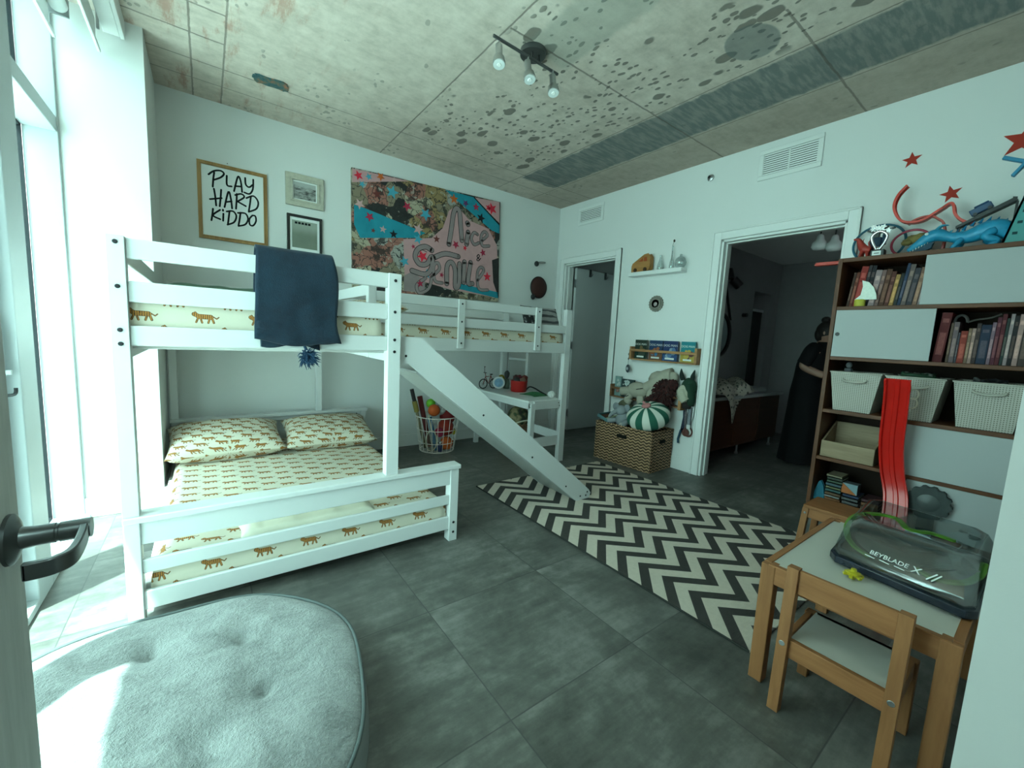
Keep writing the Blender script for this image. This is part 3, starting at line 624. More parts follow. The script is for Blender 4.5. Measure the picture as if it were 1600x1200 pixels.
# ------------------------------------------------------------------ things on the back wall
PLAY=[[(0.048,2.347),(0.082,2.381),(0.125,2.394),(0.146,2.377),(0.124,2.344),(0.077,2.313)],[(0.084,2.371),(0.077,2.322),(0.072,2.262)],[(0.164,2.367),(0.164,2.298),(0.194,2.294)],[(0.209,2.262),(0.237,2.378),(0.255,2.35),(0.263,2.268)],[(0.216,2.302),(0.259,2.309)],[(0.286,2.382),(0.289,2.333),(0.311,2.317),(0.335,2.34)],[(0.341,2.383),(0.337,2.31),(0.314,2.266),(0.278,2.269)],[(0.079,2.249),(0.086,2.191),(0.09,2.126)],[(0.125,2.252),(0.12,2.19),(0.113,2.125)],[(0.052,2.165),(0.127,2.19)],[(0.144,2.126),(0.172,2.249),(0.187,2.197),(0.193,2.126)],[(0.152,2.166),(0.191,2.18)],[(0.227,2.245),(0.224,2.189),(0.219,2.129)],[(0.216,2.234),(0.257,2.252),(0.276,2.231),(0.23,2.188)],[(0.23,2.188),(0.286,2.164)],[(0.322,2.246),(0.314,2.183),(0.305,2.127)],[(0.291,2.228),(0.341,2.255),(0.372,2.215),(0.359,2.16),(0.305,2.124)],[(0.069,2.097),(0.064,2.052),(0.057,2.008)],[(0.114,2.098),(0.068,2.048),(0.114,2.027)],[(0.135,2.074),(0.132,2.019)],[(0.133,2.104),(0.133,2.095)],[(0.176,2.103),(0.17,2.057),(0.163,2.001)],[(0.157,2.095),(0.198,2.106),(0.22,2.074),(0.204,2.023),(0.16,1.995)],[(0.249,2.106),(0.242,2.054),(0.233,2.002)],[(0.231,2.1),(0.281,2.106),(0.299,2.066),(0.279,2.02),(0.233,1.999)],[(0.33,2.101),(0.309,2.068),(0.311,2.025),(0.334,2.022),(0.354,2.06),(0.35,2.099),(0.33,2.101)]]
NICE=[[(2.113,2.173),(2.137,2.344),(2.157,2.5),(2.188,2.558),(2.227,2.528),(2.247,2.391),(2.269,2.239)],[(2.342,2.337),(2.327,2.209)],[(2.33,2.433),(2.338,2.421)],[(2.464,2.337),(2.416,2.347),(2.387,2.279),(2.426,2.223),(2.484,2.249)],[(2.525,2.283),(2.594,2.352),(2.553,2.383),(2.513,2.328),(2.531,2.23),(2.622,2.239)],[(1.915,2.077),(1.845,2.101),(1.765,2.065),(1.735,1.987),(1.782,1.92),(1.864,1.931),(1.917,2.015),(1.92,1.902),(1.853,1.823),(1.704,1.841)],[(1.926,1.813),(1.892,1.682),(1.789,1.627),(1.76,1.705),(1.854,1.786)],[(1.939,2.005),(2.073,2.067),(2.23,2.06)],[(1.944,1.828),(2.009,1.901),(1.987,1.959),(1.943,1.917),(1.961,1.773),(2.047,1.757)],[(2.101,1.757),(2.099,1.939),(2.15,1.988),(2.197,1.913),(2.207,1.73),(2.252,1.775),(2.248,1.986)],[(2.309,2.015),(2.307,1.794)],[(2.387,2.019),(2.365,1.801),(2.421,1.794)],[(2.484,1.836),(2.564,1.956),(2.518,1.986),(2.481,1.91),(2.508,1.749),(2.63,1.745)]]
AMP=[[(2.497,2.073),(2.469,2.099),(2.487,2.122),(2.501,2.104),(2.467,2.065),(2.49,2.055),(2.518,2.086)]]
STARS=[(1.165,2.625,0.044,0),(1.26,2.639,0.035,1),(1.37,2.667,0.041,2),(1.502,2.673,0.027,3),(1.199,2.557,0.034,1),(1.486,2.555,0.067,1),(1.337,2.502,0.047,4),(1.178,2.377,0.05,3),(1.27,2.28,0.046,5),(1.306,2.162,0.025,4),(1.4,2.191,0.036,3),(1.505,2.164,0.044,6),(1.638,2.456,0.049,5),(1.76,2.26,0.06,3),(1.837,2.421,0.068,1),(2.155,2.645,0.053,2),(2.298,2.633,0.039,7),(2.432,2.624,0.044,5),(2.642,2.65,0.067,0),(2.501,2.52,0.058,6),(2.195,2.181,0.045,5),(2.31,2.164,0.028,0),(2.543,2.151,0.041,5),(1.814,1.999,0.062,0),(1.711,2.081,0.024,5),(2.037,1.84,0.029,5),(2.614,1.893,0.054,0),(1.794,1.722,0.041,5),(1.762,2.163,0.054,1),(1.623,1.921,0.055,1),(2.592,2.652,0.04,0),(1.968,2.199,0.042,4),(1.867,1.831,0.055,1)]
POLY={'pink1':[(1.11,2.672),(1.658,2.699),(1.11,2.552)],'band1':[(1.128,2.36),(1.229,2.349),(1.842,2.238),(1.736,2.17),(1.186,2.072),(1.129,2.184)],'band2':[(2.051,2.714),(2.396,2.72),(2.753,2.489),(2.758,2.4),(2.655,2.415),(2.2,2.636)],'pink2':[(2.411,2.721),(2.739,2.745),(2.752,2.516)],'pink3':[(1.606,2.135),(1.912,2.201),(2.035,2.324),(2.101,2.514),(2.187,2.589),(2.36,2.465),(2.604,2.426),(2.731,2.264),(2.79,1.665),(2.16,1.698),(1.626,1.776)],'line':[(2.396,2.717),(2.411,2.721),(2.752,2.509),(2.753,2.489)],'dark':[(2.672,2.088),(2.765,2.13),(2.79,1.665),(2.702,1.841)],'blue3':[(2.264,1.776),(2.778,1.735),(2.782,1.664),(2.235,1.719)],'heart':[(1.861,2.511),(1.994,2.7),(2.024,2.646),(1.917,2.499)]}
YB = 4.11
m_gold = wood('gold_frame', (.28, .14, .05), (.48, .28, .11), 'z', rough=.4)
m_paper = P((.80, .81, .80), .7, var=.01)
m_ink = P((.010, .012, .013), .8)
def frame(parent, q, w, mat, d=.022, y=YB, prof=True):       # q = x0, x1, z0, z1 outer
    x0, x1, z0, z1 = q; m = MB()
    for a in ((x0, x1, z1 - w, z1), (x0, x1, z0, z0 + w), (x0, x0 + w, z0 + w, z1 - w), (x1 - w, x1, z0 + w, z1 - w)): m.bb(a[0], a[1], y - d, y - .001, a[2], a[3])
    if prof:
        k = w * .35
        for a in ((x0 + w - k, x1 - w + k, z1 - w, z1 - w + k), (x0 + w - k, x1 - w + k, z0 + w - k, z0 + w), (x0 + w - k, x0 + w, z0 + w, z1 - w), (x1 - w, x1 - w + k, z0 + w, z1 - w)): m.bb(a[0], a[1], y - d - .006, y - d, a[2], a[3])
    return m.build('frame', mat, parent, bev=.002)
po = thing('framed_poster', 'thin gold framed white poster lettered PLAY HARD KIDDO on the back wall', 'poster', (.205, YB - .01, 1.86))
frame(po, (-.024, .436, 1.865, 2.442), .026, m_gold)
pr = MB().bb(.0, .412, YB - .012, YB - .002, 1.888, 2.418); pr.mat(1)
for s_ in PLAY:
    c = cr([(x, YB - .012, z) for x, z in s_], 5); pr.ribbon(c, (0, -1, 0), .0125, .0012)
pr.build('print', [m_paper, m_ink], po, smooth=False)
MB().tube([(.17, YB, 2.462), (.17, YB - .008, 2.462)], .003, 6).build('nail', m_black, po)
fr = thing('wall_picture', 'small pale ornate frame holding a dark landscape photograph', 'picture', (.72, YB - .01, 2.25))
frame(fr, (.572, .870, 2.248, 2.512), .052, P((.50, .47, .39), .6, var=.25, sc=40), .026)
t = NT('grey_landscape_photo'); o_ = t.obj(); n_ = t.noise(t.v('MULTIPLY', o_, (20, 20, 60)), 1, 5, .7); x, y, z = t.sep(o_)[:3]
m_ph = t.set(t.mix(t.step(t.m('ADD', z, t.m('MULTIPLY', n_, .05)), .17, .2), t.ramp(n_, [(.35, (.02, .02, .02)), (.62, (.4, .4, .38))]), (.42, .43, .42)), .4)
MB().bb(.62, .822, YB - .012, YB - .002, 2.298, 2.462).build('mat_board', m_paper, fr); MB().bb(.634, .808, YB - .0135, YB - .012, 2.312, 2.448).build('photograph', m_ph, fr)
fr = thing('wall_picture', 'thin black framed pale photograph half hidden behind the folded navy blanket', 'picture', (.718, YB - .01, 1.80))
frame(fr, (.579, .858, 1.80, 2.176), .022, P((.012, .012, .013), .35), .024, prof=False)
MB().bb(.599, .838, YB - .012, YB - .002, 1.82, 2.156).build('mat_board', m_paper, fr)
t = NT('misty_photo'); o_ = t.obj(); n_ = t.noise(o_, 9, 4); x, y, z = t.sep(o_)[:3]
m_ph = t.set(t.mix(t.m('MULTIPLY', t.step(z, .20, .30), .9), t.mix(n_, (.13, .15, .12), (.22, .25, .2)), t.mix(n_, (.26, .29, .25), (.40, .43, .38))), .4)
b_ = MB().bb(.618, .818, YB - .0135, YB - .012, 1.90, 2.13); b_.mat(1)
for k in range(5): b_.bb(.64 + k * .026, .66 + k * .026, YB - .0145, YB - .0135, 2.10, 2.118)
b_.build('photograph', [m_ph, m_ink], fr)
# graffiti canvas
mu = thing('mural_painting', 'large graffiti style painting with stars and the words Nice and Genuine', 'painting', (1.93, YB - .02, 1.6))
t = NT('sketchy_paint'); o_ = t.obj(); wv = t.v('ADD', o_, t.v('SCALE', t.noise(o_, 5, 3, out=1), sc=.22))
v1 = t.voro(wv, 5.5, out='Color'); v2 = t.voro(wv, 13, 'DISTANCE_TO_EDGE'); sp = t.sep(v1)
col = t.ramp(sp[0], [(0, (.24, .19, .13)), (.2, (.34, .13, .10)), (.4, (.42, .36, .26)), (.55, (.02, .02, .02)), (.7, (.36, .34, .31)), (.85, (.30, .20, .09)), (1, (.10, .26, .30))], 'CONSTANT')
ln = t.m('SUBTRACT', 1.0, t.step(t.m('ADD', v2, t.m('MULTIPLY', t.noise(o_, 20, 3), .04)), .035, .06)); blk = t.step(t.noise(o_, 6.5, 5, .7), .52, .56)
col = t.mix(t.m('MAXIMUM', ln, t.m('MULTIPLY', blk, .85)), col, (.014, .012, .012))
m_sk = t.set(t.mix(t.m('MULTIPLY', t.step(t.noise(o_, 15, 5, .7), .60, .64), .8), col, (.46, .42, .36)), .6)
def spray(c, k=.2): return P(c, .6, var=k, sc=14)
PC = [spray((.72, .03, .06)), spray((.07, .34, .46)), spray((.58, .13, .03)), spray((.60, .36, .36)), spray((.16, .04, .035)), spray((.42, .03, .07)), spray((.015, .015, .018)), spray((.14, .05, .16))]
m_pink = spray((.56, .31, .32), .12); m_teal = spray((.02, .25, .33)); m_let = spray((.30, .23, .235), .15); m_dk = spray((.04, .035, .035), .5)
mats = [m_sk, m_pink, m_teal, m_ink, m_let, m_dk] + PC
cv = MB().prism([(1.105, 2.682), (2.752, 2.750), (2.785, 1.625), (1.12, 1.60)], YB - .035, YB - .001)
def lay(poly, mi, k): cv.mat(mi); cv.prism(poly, YB - .035 - .0005 * k, YB - .035)
lay(POLY['pink1'], 1, 1); lay(POLY['band1'], 2, 1); lay(POLY['pink3'], 1, 1.5); lay(POLY['band2'], 2, 2); lay(POLY['pink2'], 1, 2); lay(POLY['line'], 3, 3); lay(POLY['dark'], 5, 2); lay(POLY['blue3'], 2, 2)
lay([(1.62, 1.78), (1.70, 1.83), (1.85, 1.76), (1.85, 1.63), (1.62, 1.63)], 4, 2)
for x, z, r, k in STARS:
    p = []; rot = (x * 13) % 1.2; npt = 5 if r > .045 else 5
    for i in range(10): a = rot + PI * i / 5; rr = r * (1 if i % 2 == 0 else .42); p.append((x + rr * math.cos(a), z + rr * math.sin(a)))
    lay(p, 6 + k, 3.9 if k in (1, 3, 4, 6) else 9)
for w_, mi, k in ((.066, 3, 4.5), (.052, 4, 7)):
    cv.mat(mi)
    for i_, s_ in enumerate(NICE): cv.ribbon(cr([(x, YB - .035, z) for x, z in s_], 6), (0, -1, 0), w_ * (.55 if i_ in (3, 4, 6, 8, 12) else .85), .0005 * k + .00004 * i_)
cv.mat(3)
for s_ in AMP: cv.ribbon(cr([(x, YB - .035, z) for x, z in s_], 5), (0, -1, 0), .010, .0018)
for s_ in ([(2.22, 2.56), (2.14, 2.42), (2.12, 2.2)], [(1.78, 1.99), (1.80, 2.06), (1.86, 2.05)]): cv.ribbon(cr([(x, YB - .035, z) for x, z in s_], 5), (0, -1, 0), .006, .002)
cv.build('canvas', mats, mu, smooth=False)
# hook with ring and round disc
wh = thing('wall_hook', 'small black wall knob with a wire ring sticking out, above the round red disc', 'hook', (3.345, 4.09, 2.14))
MB().blob((3.345, 4.08, 2.145), (.032, .028, .034), 14, 8).build('knob', m_black, wh, smooth=True)
MB().tube(cr([(3.40 + .045 * math.cos(a * PI / 8), 4.045 + .045 * math.sin(a * PI / 8), 2.163) for a in range(16)], 2, True), .004, 6, True).build('ring', m_dsteel, wh)
dr = thing('hanging_disc', 'round dark red woven disc with a small black ball, hung on the back wall', 'wall ornament', (3.415, 4.09, 1.86))
t = NT('dark_red_weave'); o_ = t.obj(); ra = t.v('LENGTH', t.v('MULTIPLY', o_, (1, 0, 1)))
MB().lathe([(0, -.035), (.07, -.033), (.115, -.022), (.128, -.006), (.128, 0)], (3.415, 4.105, 1.862), 32, 'y').build('disc', t.set(t.mix(t.m('SINE', t.m('MULTIPLY', t.noise(o_, 60, 3), 9)), (.055, .013, .010), (.13, .03, .022)), .7), dr)
MB().tube([(3.415 + .13 * math.cos(2 * PI * k / 40), 4.10, 1.862 + .13 * math.sin(2 * PI * k / 40)) for k in range(40)], .007, 6, True).build('rim', m_black, dr)
MB().blob((3.315, 4.08, 1.735), (.03, .026, .036), 14, 8).build('ball', m_black, dr, smooth=True)

# ------------------------------------------------------------------ ceiling
lf = thing('spotlight_bar', 'brushed steel ceiling bar with three spotlights, all switched off', 'ceiling light', (1.51, 2.03, 2.894))
MB().lathe([(0, 0), (.075, 0), (.075, .028), (.07, .030), (0, .030)], (1.585, 2.075, 2.864), 28).build('canopy', m_dsteel, lf)
MB().tube([(1.27, 2.015, 2.805), (1.745, 2.03, 2.805)], .0085, 10).tube([(1.56, 2.05, 2.865), (1.545, 2.024, 2.805)], .006).tube([(1.61, 2.05, 2.865), (1.60, 2.026, 2.805)], .006).build('bar', m_dsteel, lf)
m_lens = P((.75, .78, .78), .2, 0, var=.05)
for x, aim in ((1.31, (-.12, -.28, -1)), (1.51, (-.05, -.35, -1)), (1.70, (-.12, -.3, -1))):
    d = Vector(aim).normalized(); p = Vector((x, 2.02, 2.805)); q = p + Vector((0, 0, -.045))
    h = MB().tube([p, q], .005).tube([q - d * .02, q + d * .05], .019, 14); e = q + d * .05
    h.tube([e, e + d * .012, e + d * .04, e + d * .05], [.022, .030, .034, .034], 18)
    sp = h.build('spotlight', m_steel, lf)
    MB().tube([e + d * .0505, e + d * .053], .031, 18).build('lens', m_lens, sp); MB().tube([e + d * .053, e + d * .056], [.013, .010], 12).build('bulb', P((.9, .9, .88), .3), sp)
cp = MB(); RR = random.Random(5); poly = []
for k in range(26):
    a = 2 * PI * k / 26; poly.append((.41 + .105 * max(-1, min(1, 1.25 * math.cos(a))) + RR.uniform(-.008, .008), 3.51 + .055 * max(-1, min(1, 1.3 * math.sin(a))) + RR.uniform(-.008, .008)))
cp.prism(poly, 2.884, 2.8935, 'xy')
t = NT('torn_poster_scrap'); o_ = t.obj(); tag(cp.build('ceiling_patch', t.set(t.ramp(t.noise(o_, 16, 5, .7), [(.3, (.015, .03, .035)), (.45, (.03, .11, .13)), (.55, (.12, .13, .10)), (.66, (.42, .13, .07))]), .8), None, top=True), 'torn dark teal and red scrap stuck to the concrete ceiling', 'ceiling scrap')

# ------------------------------------------------------------------ right wall
XW = 3.72
def vent(lab, y0, y1, z0, z1, n, split):
    g = thing('air_vent', lab, 'vent', (XW, (y0 + y1) / 2, z0)); b = .035
    m = MB()
    for a in ((y0, y1, z1 - b, z1), (y0, y1, z0, z0 + b), (y0, y0 + b, z0 + b, z1 - b), (y1 - b, y1, z0 + b, z1 - b)): m.bb(XW - .016, XW - .001, *a)
    if split: m.bb(XW - .015, XW - .004, (y0 + y1) / 2 - .006, (y0 + y1) / 2 + .006, z0 + b, z1 - b)
    m.build('frame', m_trim, g, bev=.004)
    MB().bb(XW - .003, XW - .001, y0 + b, y1 - b, z0 + b, z1 - b).build('duct', P((.05, .05, .05), .8), g)
    s_ = MB()
    for k in range(n):
        z = z0 + b + (z1 - z0 - 2 * b) * (k + .5) / n; s_.bar((XW - .009, y0 + b, z), (XW - .009, y1 - b, z), .0025, (z1 - z0 - 2 * b) / n * .62, (-.35, 0, .94))
    s_.build('louvres', m_trim, g)
vent('small white air vent near the ceiling above the closet door', 3.366, 3.766, 2.612, 2.815, 7, False)
vent('large white air vent with a centre bar near the ceiling', 1.257, 1.702, 2.60, 2.836, 10, True)
sk = thing('sprinkler_head', 'small round metal sprinkler head high on the wall beside the large vent', 'sprinkler', (3.70, 2.114, 2.735))
MB().lathe([(0, -.004), (.03, -.004), (.028, -.012), (.012, -.016), (.012, -.03), (0, -.03)], (XW, 2.114, 2.743), 20, 'x').build('body', m_steel, sk); MB().disc((3.69, 2.114, 2.743), (-1, 0, 0), .012, .004).build('cap', m_black, sk)
def star(lab, y, z, r, rot):
    p = []
    for i in range(10): a = rot + PI * i / 5; rr = r * (1 if i % 2 == 0 else .42); p.append((y + rr * math.cos(a), z + rr * math.sin(a)))
    tag(MB().prism(p, XW - .004, XW - .0005, 'yz').build('wall_star', P((.40, .035, .02), .6), None, top=True, smooth=False), lab, 'wall sticker', 'red star wall stickers')
star('small red wall star above the red looping track', .753, 2.493, .050, .25); star('red wall star just above the peak of the red looping track', .546, 2.233, .052, .1); star('largest red wall star, at the edge of view above the teal tower', .285, 2.462, .095, .5)
# ledge with ornaments
m_led = thing('wall_ledge', 'short white picture ledge on the wall between the two doorways', 'shelf', (3.67, 2.57, 1.92))
MB().bb(3.62, 3.7195, 2.262, 2.875, 1.918, 1.958).build('board', m_trim, m_led, bev=.003)
ZL = 1.958
tv = thing('toy_van', 'wooden toy camper van with a red window on the white ledge', 'toy van', (3.66, 2.74, ZL))
pv = [(2.845, 1.965), (2.845, 2.02), (2.835, 2.045), (2.70, 2.125), (2.655, 2.13), (2.635, 2.10), (2.632, 2.0), (2.64, 1.975), (2.655, 1.970)]
m_vw = wood('toy_van_wood', (.28, .12, .035), (.46, .22, .075), 'y')
bv = MB().prism(pv, 3.635, 3.69, 'yz').build('body', m_vw, tv, bev=.006)
MB().prism([(2.765, 2.062), (2.715, 2.095), (2.712, 2.06)], 3.6325, 3.634, 'yz').prism([(2.70, 2.06), (2.70, 2.10), (2.67, 2.10), (2.665, 2.06)], 3.6325, 3.634, 'yz').build('window', P((.35, .07, .02), .5), bv)
for y in (2.80, 2.68):
    for x in (3.628, 3.69): MB().tube([(x, y, ZL + .0205), (x + .012, y, ZL + .0205)], .020, 16).build('wheel', P((.06, .03, .015), .6), tv)
def vase(lab, y, prof, mat, name='glass_bottle', cat='bottle', x=3.665):
    g = thing(name, lab, cat, (x, y, ZL), 'glassware on the ledge'); MB().lathe(prof, (x, y, ZL), 20).build('glass', mat, g, smooth=True); return g
b1 = vase('short clear glass bottle beside the toy van on the white ledge', 2.525, [(0, .001), (.030, .001), (.032, .01), (.030, .05), (.012, .105), (.009, .14), (.012, .145)], m_bottle)
MB().lathe([(0, .004), (.026, .004), (.027, .03), (0, .03)], (3.665, 2.525, ZL), 16).build('filling', P((.5, .5, .46), .7), b1)
b2 = vase('tall slim clear bottle with a dark dried sprig on the white ledge', 2.40, [(0, .001), (.021, .001), (.023, .01), (.02, .06), (.008, .12), (.007, .215), (.009, .22)], m_bottle)
MB().tube(cr([(3.665, 2.40, ZL + .03), (3.66, 2.402, ZL + .2), (3.655, 2.385, ZL + .26)], 4), .002, 5).blob((3.655, 2.385, ZL + .262), (.010, .010, .014), 8, 6).build('sprig', P((.05, .04, .03), .9), b2)
vase('squat round clear glass jar at the doorway end of the white ledge', 2.305, [(0, .001), (.03, .001), (.052, .03), (.055, .055), (.04, .09), (.018, .105), (.012, .108), (.012, .125), (.006, .13)], m_bottle, 'glass_jar', 'jar')
# round gear shaped mirror
gm = thing('gear_mirror', 'round grey notched disc with a dark centre mounted on the wall below the ledge', 'wall ornament', (3.70, 2.564, 1.55))
pg = []
for k in range(72): a = 2 * PI * k / 72; r = .082 if (k // 2) % 2 else .077; pg.append((2.564 + r * math.cos(a), 1.632 + r * math.sin(a)))
MB().prism(pg, 3.70, 3.7195, 'yz').lathe([(.062, -.026), (.066, -.02), (.066, 0), (.036, 0), (.036, -.02), (.042, -.026)], (3.72, 2.564, 1.632), 32, 'x').build('gear_ring', P((.24, .22, .19), .6, .3, var=.3, sc=30), gm)
MB().disc((3.7, 2.564, 1.632), (-1, 0, 0), .036, .004, 24).build('centre', P((.02, .02, .02), .3), gm); MB().disc((3.695, 2.56, 1.626), (-1, 0, 0), .022, .003, 6).build('inset', P((.4, .33, .33), .5), gm)
# book rack with four picture books
m_pine = wood('rack_pine', (.27, .13, .055), (.42, .22, .10), 'y')
rk = thing('book_rack', 'wooden wall rack holding four picture books below the round gear', 'book rack', (3.68, 2.40, 1.035))
MB().bb(3.63, 3.7195, 2.765, 2.785, 1.05, 1.185).build('end_panel', m_pine, rk, bev=.003); MB().bb(3.63, 3.7195, 2.03, 2.055, 1.045, 1.20).build('end_panel', m_pine, rk, bev=.003)
MB().bb(3.628, 3.645, 2.035, 2.785, 1.135, 1.160).build('front_bar', m_pine, rk, bev=.003); MB().bb(3.63, 3.7195, 2.055, 2.765, 1.045, 1.06).build('shelf', m_pine, rk, bev=.003)
def cover_text(m, s, size, y, z, x, mi):
    m.mat(mi); m.text(s, size, lambda a, b, c: (x - .0003 - c, y - a, z + b), .0004)
def pbook(lab, y0, y1, zt, base, low, title, tcol, art):
    g = thing('picture_book', lab, 'book', (3.69, (y0 + y1) / 2, 1.0605), 'picture books in the wall rack'); yc = (y0 + y1) / 2
    RR = random.Random(int(y0 * 1000)); m = MB().bb(3.668, 3.671, y0, y1, 1.0605, zt).bb(3.684, 3.687, y0, y1, 1.0605, zt).bb(3.668, 3.687, y1 - .003, y1, 1.0605, zt)
    m.mat(1); m.bb(3.6672, 3.668, y0, y1, 1.0605, 1.15)
    m.mat(2)
    for k in range(7):
        p = []; cy, cz, rr = RR.uniform(y0 + .03, y1 - .03), RR.uniform(1.10, zt - .08), RR.uniform(.012, .03)
        for i in range(7): a = 2 * PI * i / 7; p.append((cy + rr * math.cos(a) * RR.uniform(.7, 1.2), cz + rr * math.sin(a)))
        m.mat(2 + k % 2); m.prism(p, 3.6664 - .0001 * k, 3.6672, 'yz')
    cover_text(m, title, (y1 - y0) * .20, yc, zt - .055, 3.668, 4); m.mat(4); m.bb(3.6655, 3.667, y0 + .03, y1 - .03, 1.075, 1.092)
    m.build('cover', [P(base, .5, var=.2, sc=30), P(low, .5, var=.25, sc=40), P(art[0], .5), P(art[1], .5), P(tcol, .5)], g, smooth=False)
    MB().bb(3.671, 3.684, y0 + .004, y1 - .003, 1.062, zt - .004).build('pages', P((.65, .62, .54), .8), g)
T_ = 'DOG MAN'
pbook('dark green and brown picture book, first in the wall rack beside the closet door', 2.60, 2.745, 1.258, (.022, .035, .026), (.012, .035, .025), T_, (.65, .65, .62), ((.16, .11, .05), (.05, .07, .05)))
pbook('dark blue picture book with an orange lower half, second in the wall rack', 2.415, 2.57, 1.258, (.02, .045, .11), (.16, .07, .04), T_, (.65, .65, .62), ((.05, .16, .30), (.30, .10, .05)))
pbook('navy picture book with pale blue art, third in the wall rack', 2.25, 2.41, 1.258, (.022, .04, .12), (.03, .07, .17), T_, (.65, .65, .62), ((.25, .33, .40), (.10, .18, .33)))
pbook('teal and yellow picture book, last in the wall rack beside the doorway', 2.07, 2.215, 1.258, (.02, .20, .24), (.40, .29, .06), T_, (.7, .75, .7), ((.50, .36, .08), (.14, .05, .06)))
on = thing('bead_ornament', 'dark beaded drop ornament on a string hanging off the wall rack', 'ornament', (3.66, 2.80, .90))
MB().tube([(3.64, 2.792, 1.15), (3.645, 2.80, .985)], .002, 5).blob((3.64, 2.795, 1.10), (.008, .008, .014), 8, 6).blob((3.642, 2.797, 1.05), (.008, .008, .014), 8, 6).build('string', P((.12, .13, .14), .6), on)
MB().blob((3.645, 2.80, .945), (.013, .027, .045), 12, 8).build('drop', P((.02, .03, .04), .4, var=.6, sc=80), on, smooth=True); MB().blob((3.633, 2.80, .945), (.006, .012, .018), 10, 6).build('bead', P((.35, .37, .40), .4), on, smooth=True)
# ------------------------------------------------------------------ bookcase
m_wal = wood('walnut', (.075, .024, .009), (.15, .055, .024), 'y', rough=.45); m_walz = wood('walnut_upright', (.075, .024, .009), (.15, .055, .024), 'z', rough=.45)
m_door = P((.41, .42, .425), .5, var=.01)
bc = thing('bookcase', 'tall walnut bookcase with white sliding doors beside the wide doorway', 'bookcase', (3.54, .50, 0))
XF, XK = 3.37, 3.712; Y0, Y1 = .045, .972
MB().bb(XF, XK, Y1 - .024, Y1, .165, 1.84).build('side_panel', m_walz, bc, bev=.002); MB().bb(XF, XK, Y0, Y0 + .024, .165, 1.84).build('side_panel', m_walz, bc, bev=.002)
for z0, z1, nm in ((1.814, 1.84, 'top'), (1.505, 1.528, 'shelf'), (1.176, 1.199, 'shelf'), (.818, .842, 'shelf'), (.490, .512, 'shelf'), (.165, .19, 'base')):
    MB().bb(XF + .001, XK, Y0 + .024, Y1 - .024, z0, z1).build(nm, m_wal, bc, bev=.002)
MB().bb(XK - .008, XK, Y0 + .02, Y1 - .02, .18, 1.83).build('back_panel', P((.018, .008, .004), .7), bc)
for y0, y1, z0, z1, h in ((.07, .553, 1.529, 1.813, None), (.476, .946, 1.20, 1.504, (.925, 1.347)), (.07, .530, .513, .817, None), (.07, .485, .191, .489, None)):
    d = MB().bb(XF + .004, XF + .018, y0, y1, z0, z1); mats = [m_door, m_black]
    if h: d.mat(1); d.disc((XF + .0045, h[0], h[1]), (-1, 0, 0), .0125, .0015, 20)
    d.build('sliding_door', mats, bc, bev=.0015)
for x in (XF + .05, XK - .05):
    for y in (.13, .86): MB().lathe([(.013, 0), (.02, .165)], (x, y, 0), 14).build('leg', m_walz, bc)

# books: hgt, thick, colour, label start
def book(lab, y, z, h, t, dep, col, lean, grp, x=3.40, band=None, pagetop=True):
    """spine faces the room; leans towards the lower y side by the given angle; pivots at its lower edge"""
    m = MB(); o = math.tan(lean)
    def bx(x0, x1, y0, y1, z0, z1):
        q = [(x0, y0, z0), (x1, y0, z0), (x1, y1, z0), (x0, y1, z0), (x0, y0, z1), (x1, y0, z1), (x1, y1, z1), (x0, y1, z1)]
        M_ = Matrix.Translation((x, y, z)) @ Matrix.Rotation(lean, 4, 'X')
        m.add([M_ @ Vector(p) for p in q], [(3, 2, 1, 0), (4, 5, 6, 7), (0, 1, 5, 4), (1, 2, 6, 5), (2, 3, 7, 6), (3, 0, 4, 7)])
    lift = t * abs(math.sin(lean)) if lean > 0 else 0
    k = .0025
    bx(0, dep, -t, -t + k, lift * 0, h); bx(0, dep, -k, 0, 0, h); bx(0, k, -t + k, -k, 0, h)
    m.mat(1); bx(k, dep - .006, -t + k, -k, .003, h - .004)
    if band:
        m.mat(2); RR = random.Random(int(y * 9999))
        for zz, hh in band: bx(-.0006, 0, -t * .82, -t * .18, h * zz, h * (zz + hh))
    return tag(m.build('book', [P((col[0] * .68, col[1] * .42, col[2] * .46), .55, var=.25, sc=40), P((.40, .34, .26), .85), P((min(.8, col[0] * 1.0 + .07), min(.8, col[1] * .6 + .045), min(.8, col[2] * .6 + .04)), .6, var=.5, sc=120)], None, smooth=False, top=True), lab, 'book', grp)
TOPB = [('thin dark brown', .225, .012, (.075, .045, .025)), ('rust brown', .225, .016, (.20, .075, .035)), ('tall thick red', .262, .034, (.36, .045, .03)), ('charcoal grey', .265, .016, (.05, .055, .06)),
        ('black', .262, .02, (.018, .022, .03)), ('white topped', .232, .030, (.42, .47, .45)), ('greige', .228, .018, (.27, .235, .20)), ('brown with pale letters', .232, .024, (.13, .075, .035)),
        ('reddish brown', .215, .020, (.13, .055, .035)), ('yellow', .195, .020, (.48, .42, .12)), ('dark green', .2, .014, (.03, .055, .045)), ('tall slim blue', .258, .014, (.03, .085, .17)),
        ('tall grey green', .250, .022, (.20, .23, .20)), ('slate navy', .225, .024, (.055, .08, .10)), ('beige', .228, .020, (.36, .31, .20)), ('pale teal', .19, .018, (.38, .46, .43))]
y = .943 - .025
for i, (nm, h, t_, c) in enumerate(TOPB):
    wch = 'next to the left side panel' if i == 0 else 'on the top shelf row'
    nxt = TOPB[i - 1][0] if i else ''
    lab = f'{nm} book standing next to the side panel on the top shelf' if i == 0 else f'{nm} book just after the {nxt} book on the top shelf'
    book(lab, y, 1.529, h, t_, .17, c, .10, 'books on the top shelf', x=3.44, band=((.12, .5), (.72, .12)) if t_ > .015 else ((.2, .4),)); y -= t_ + .0026
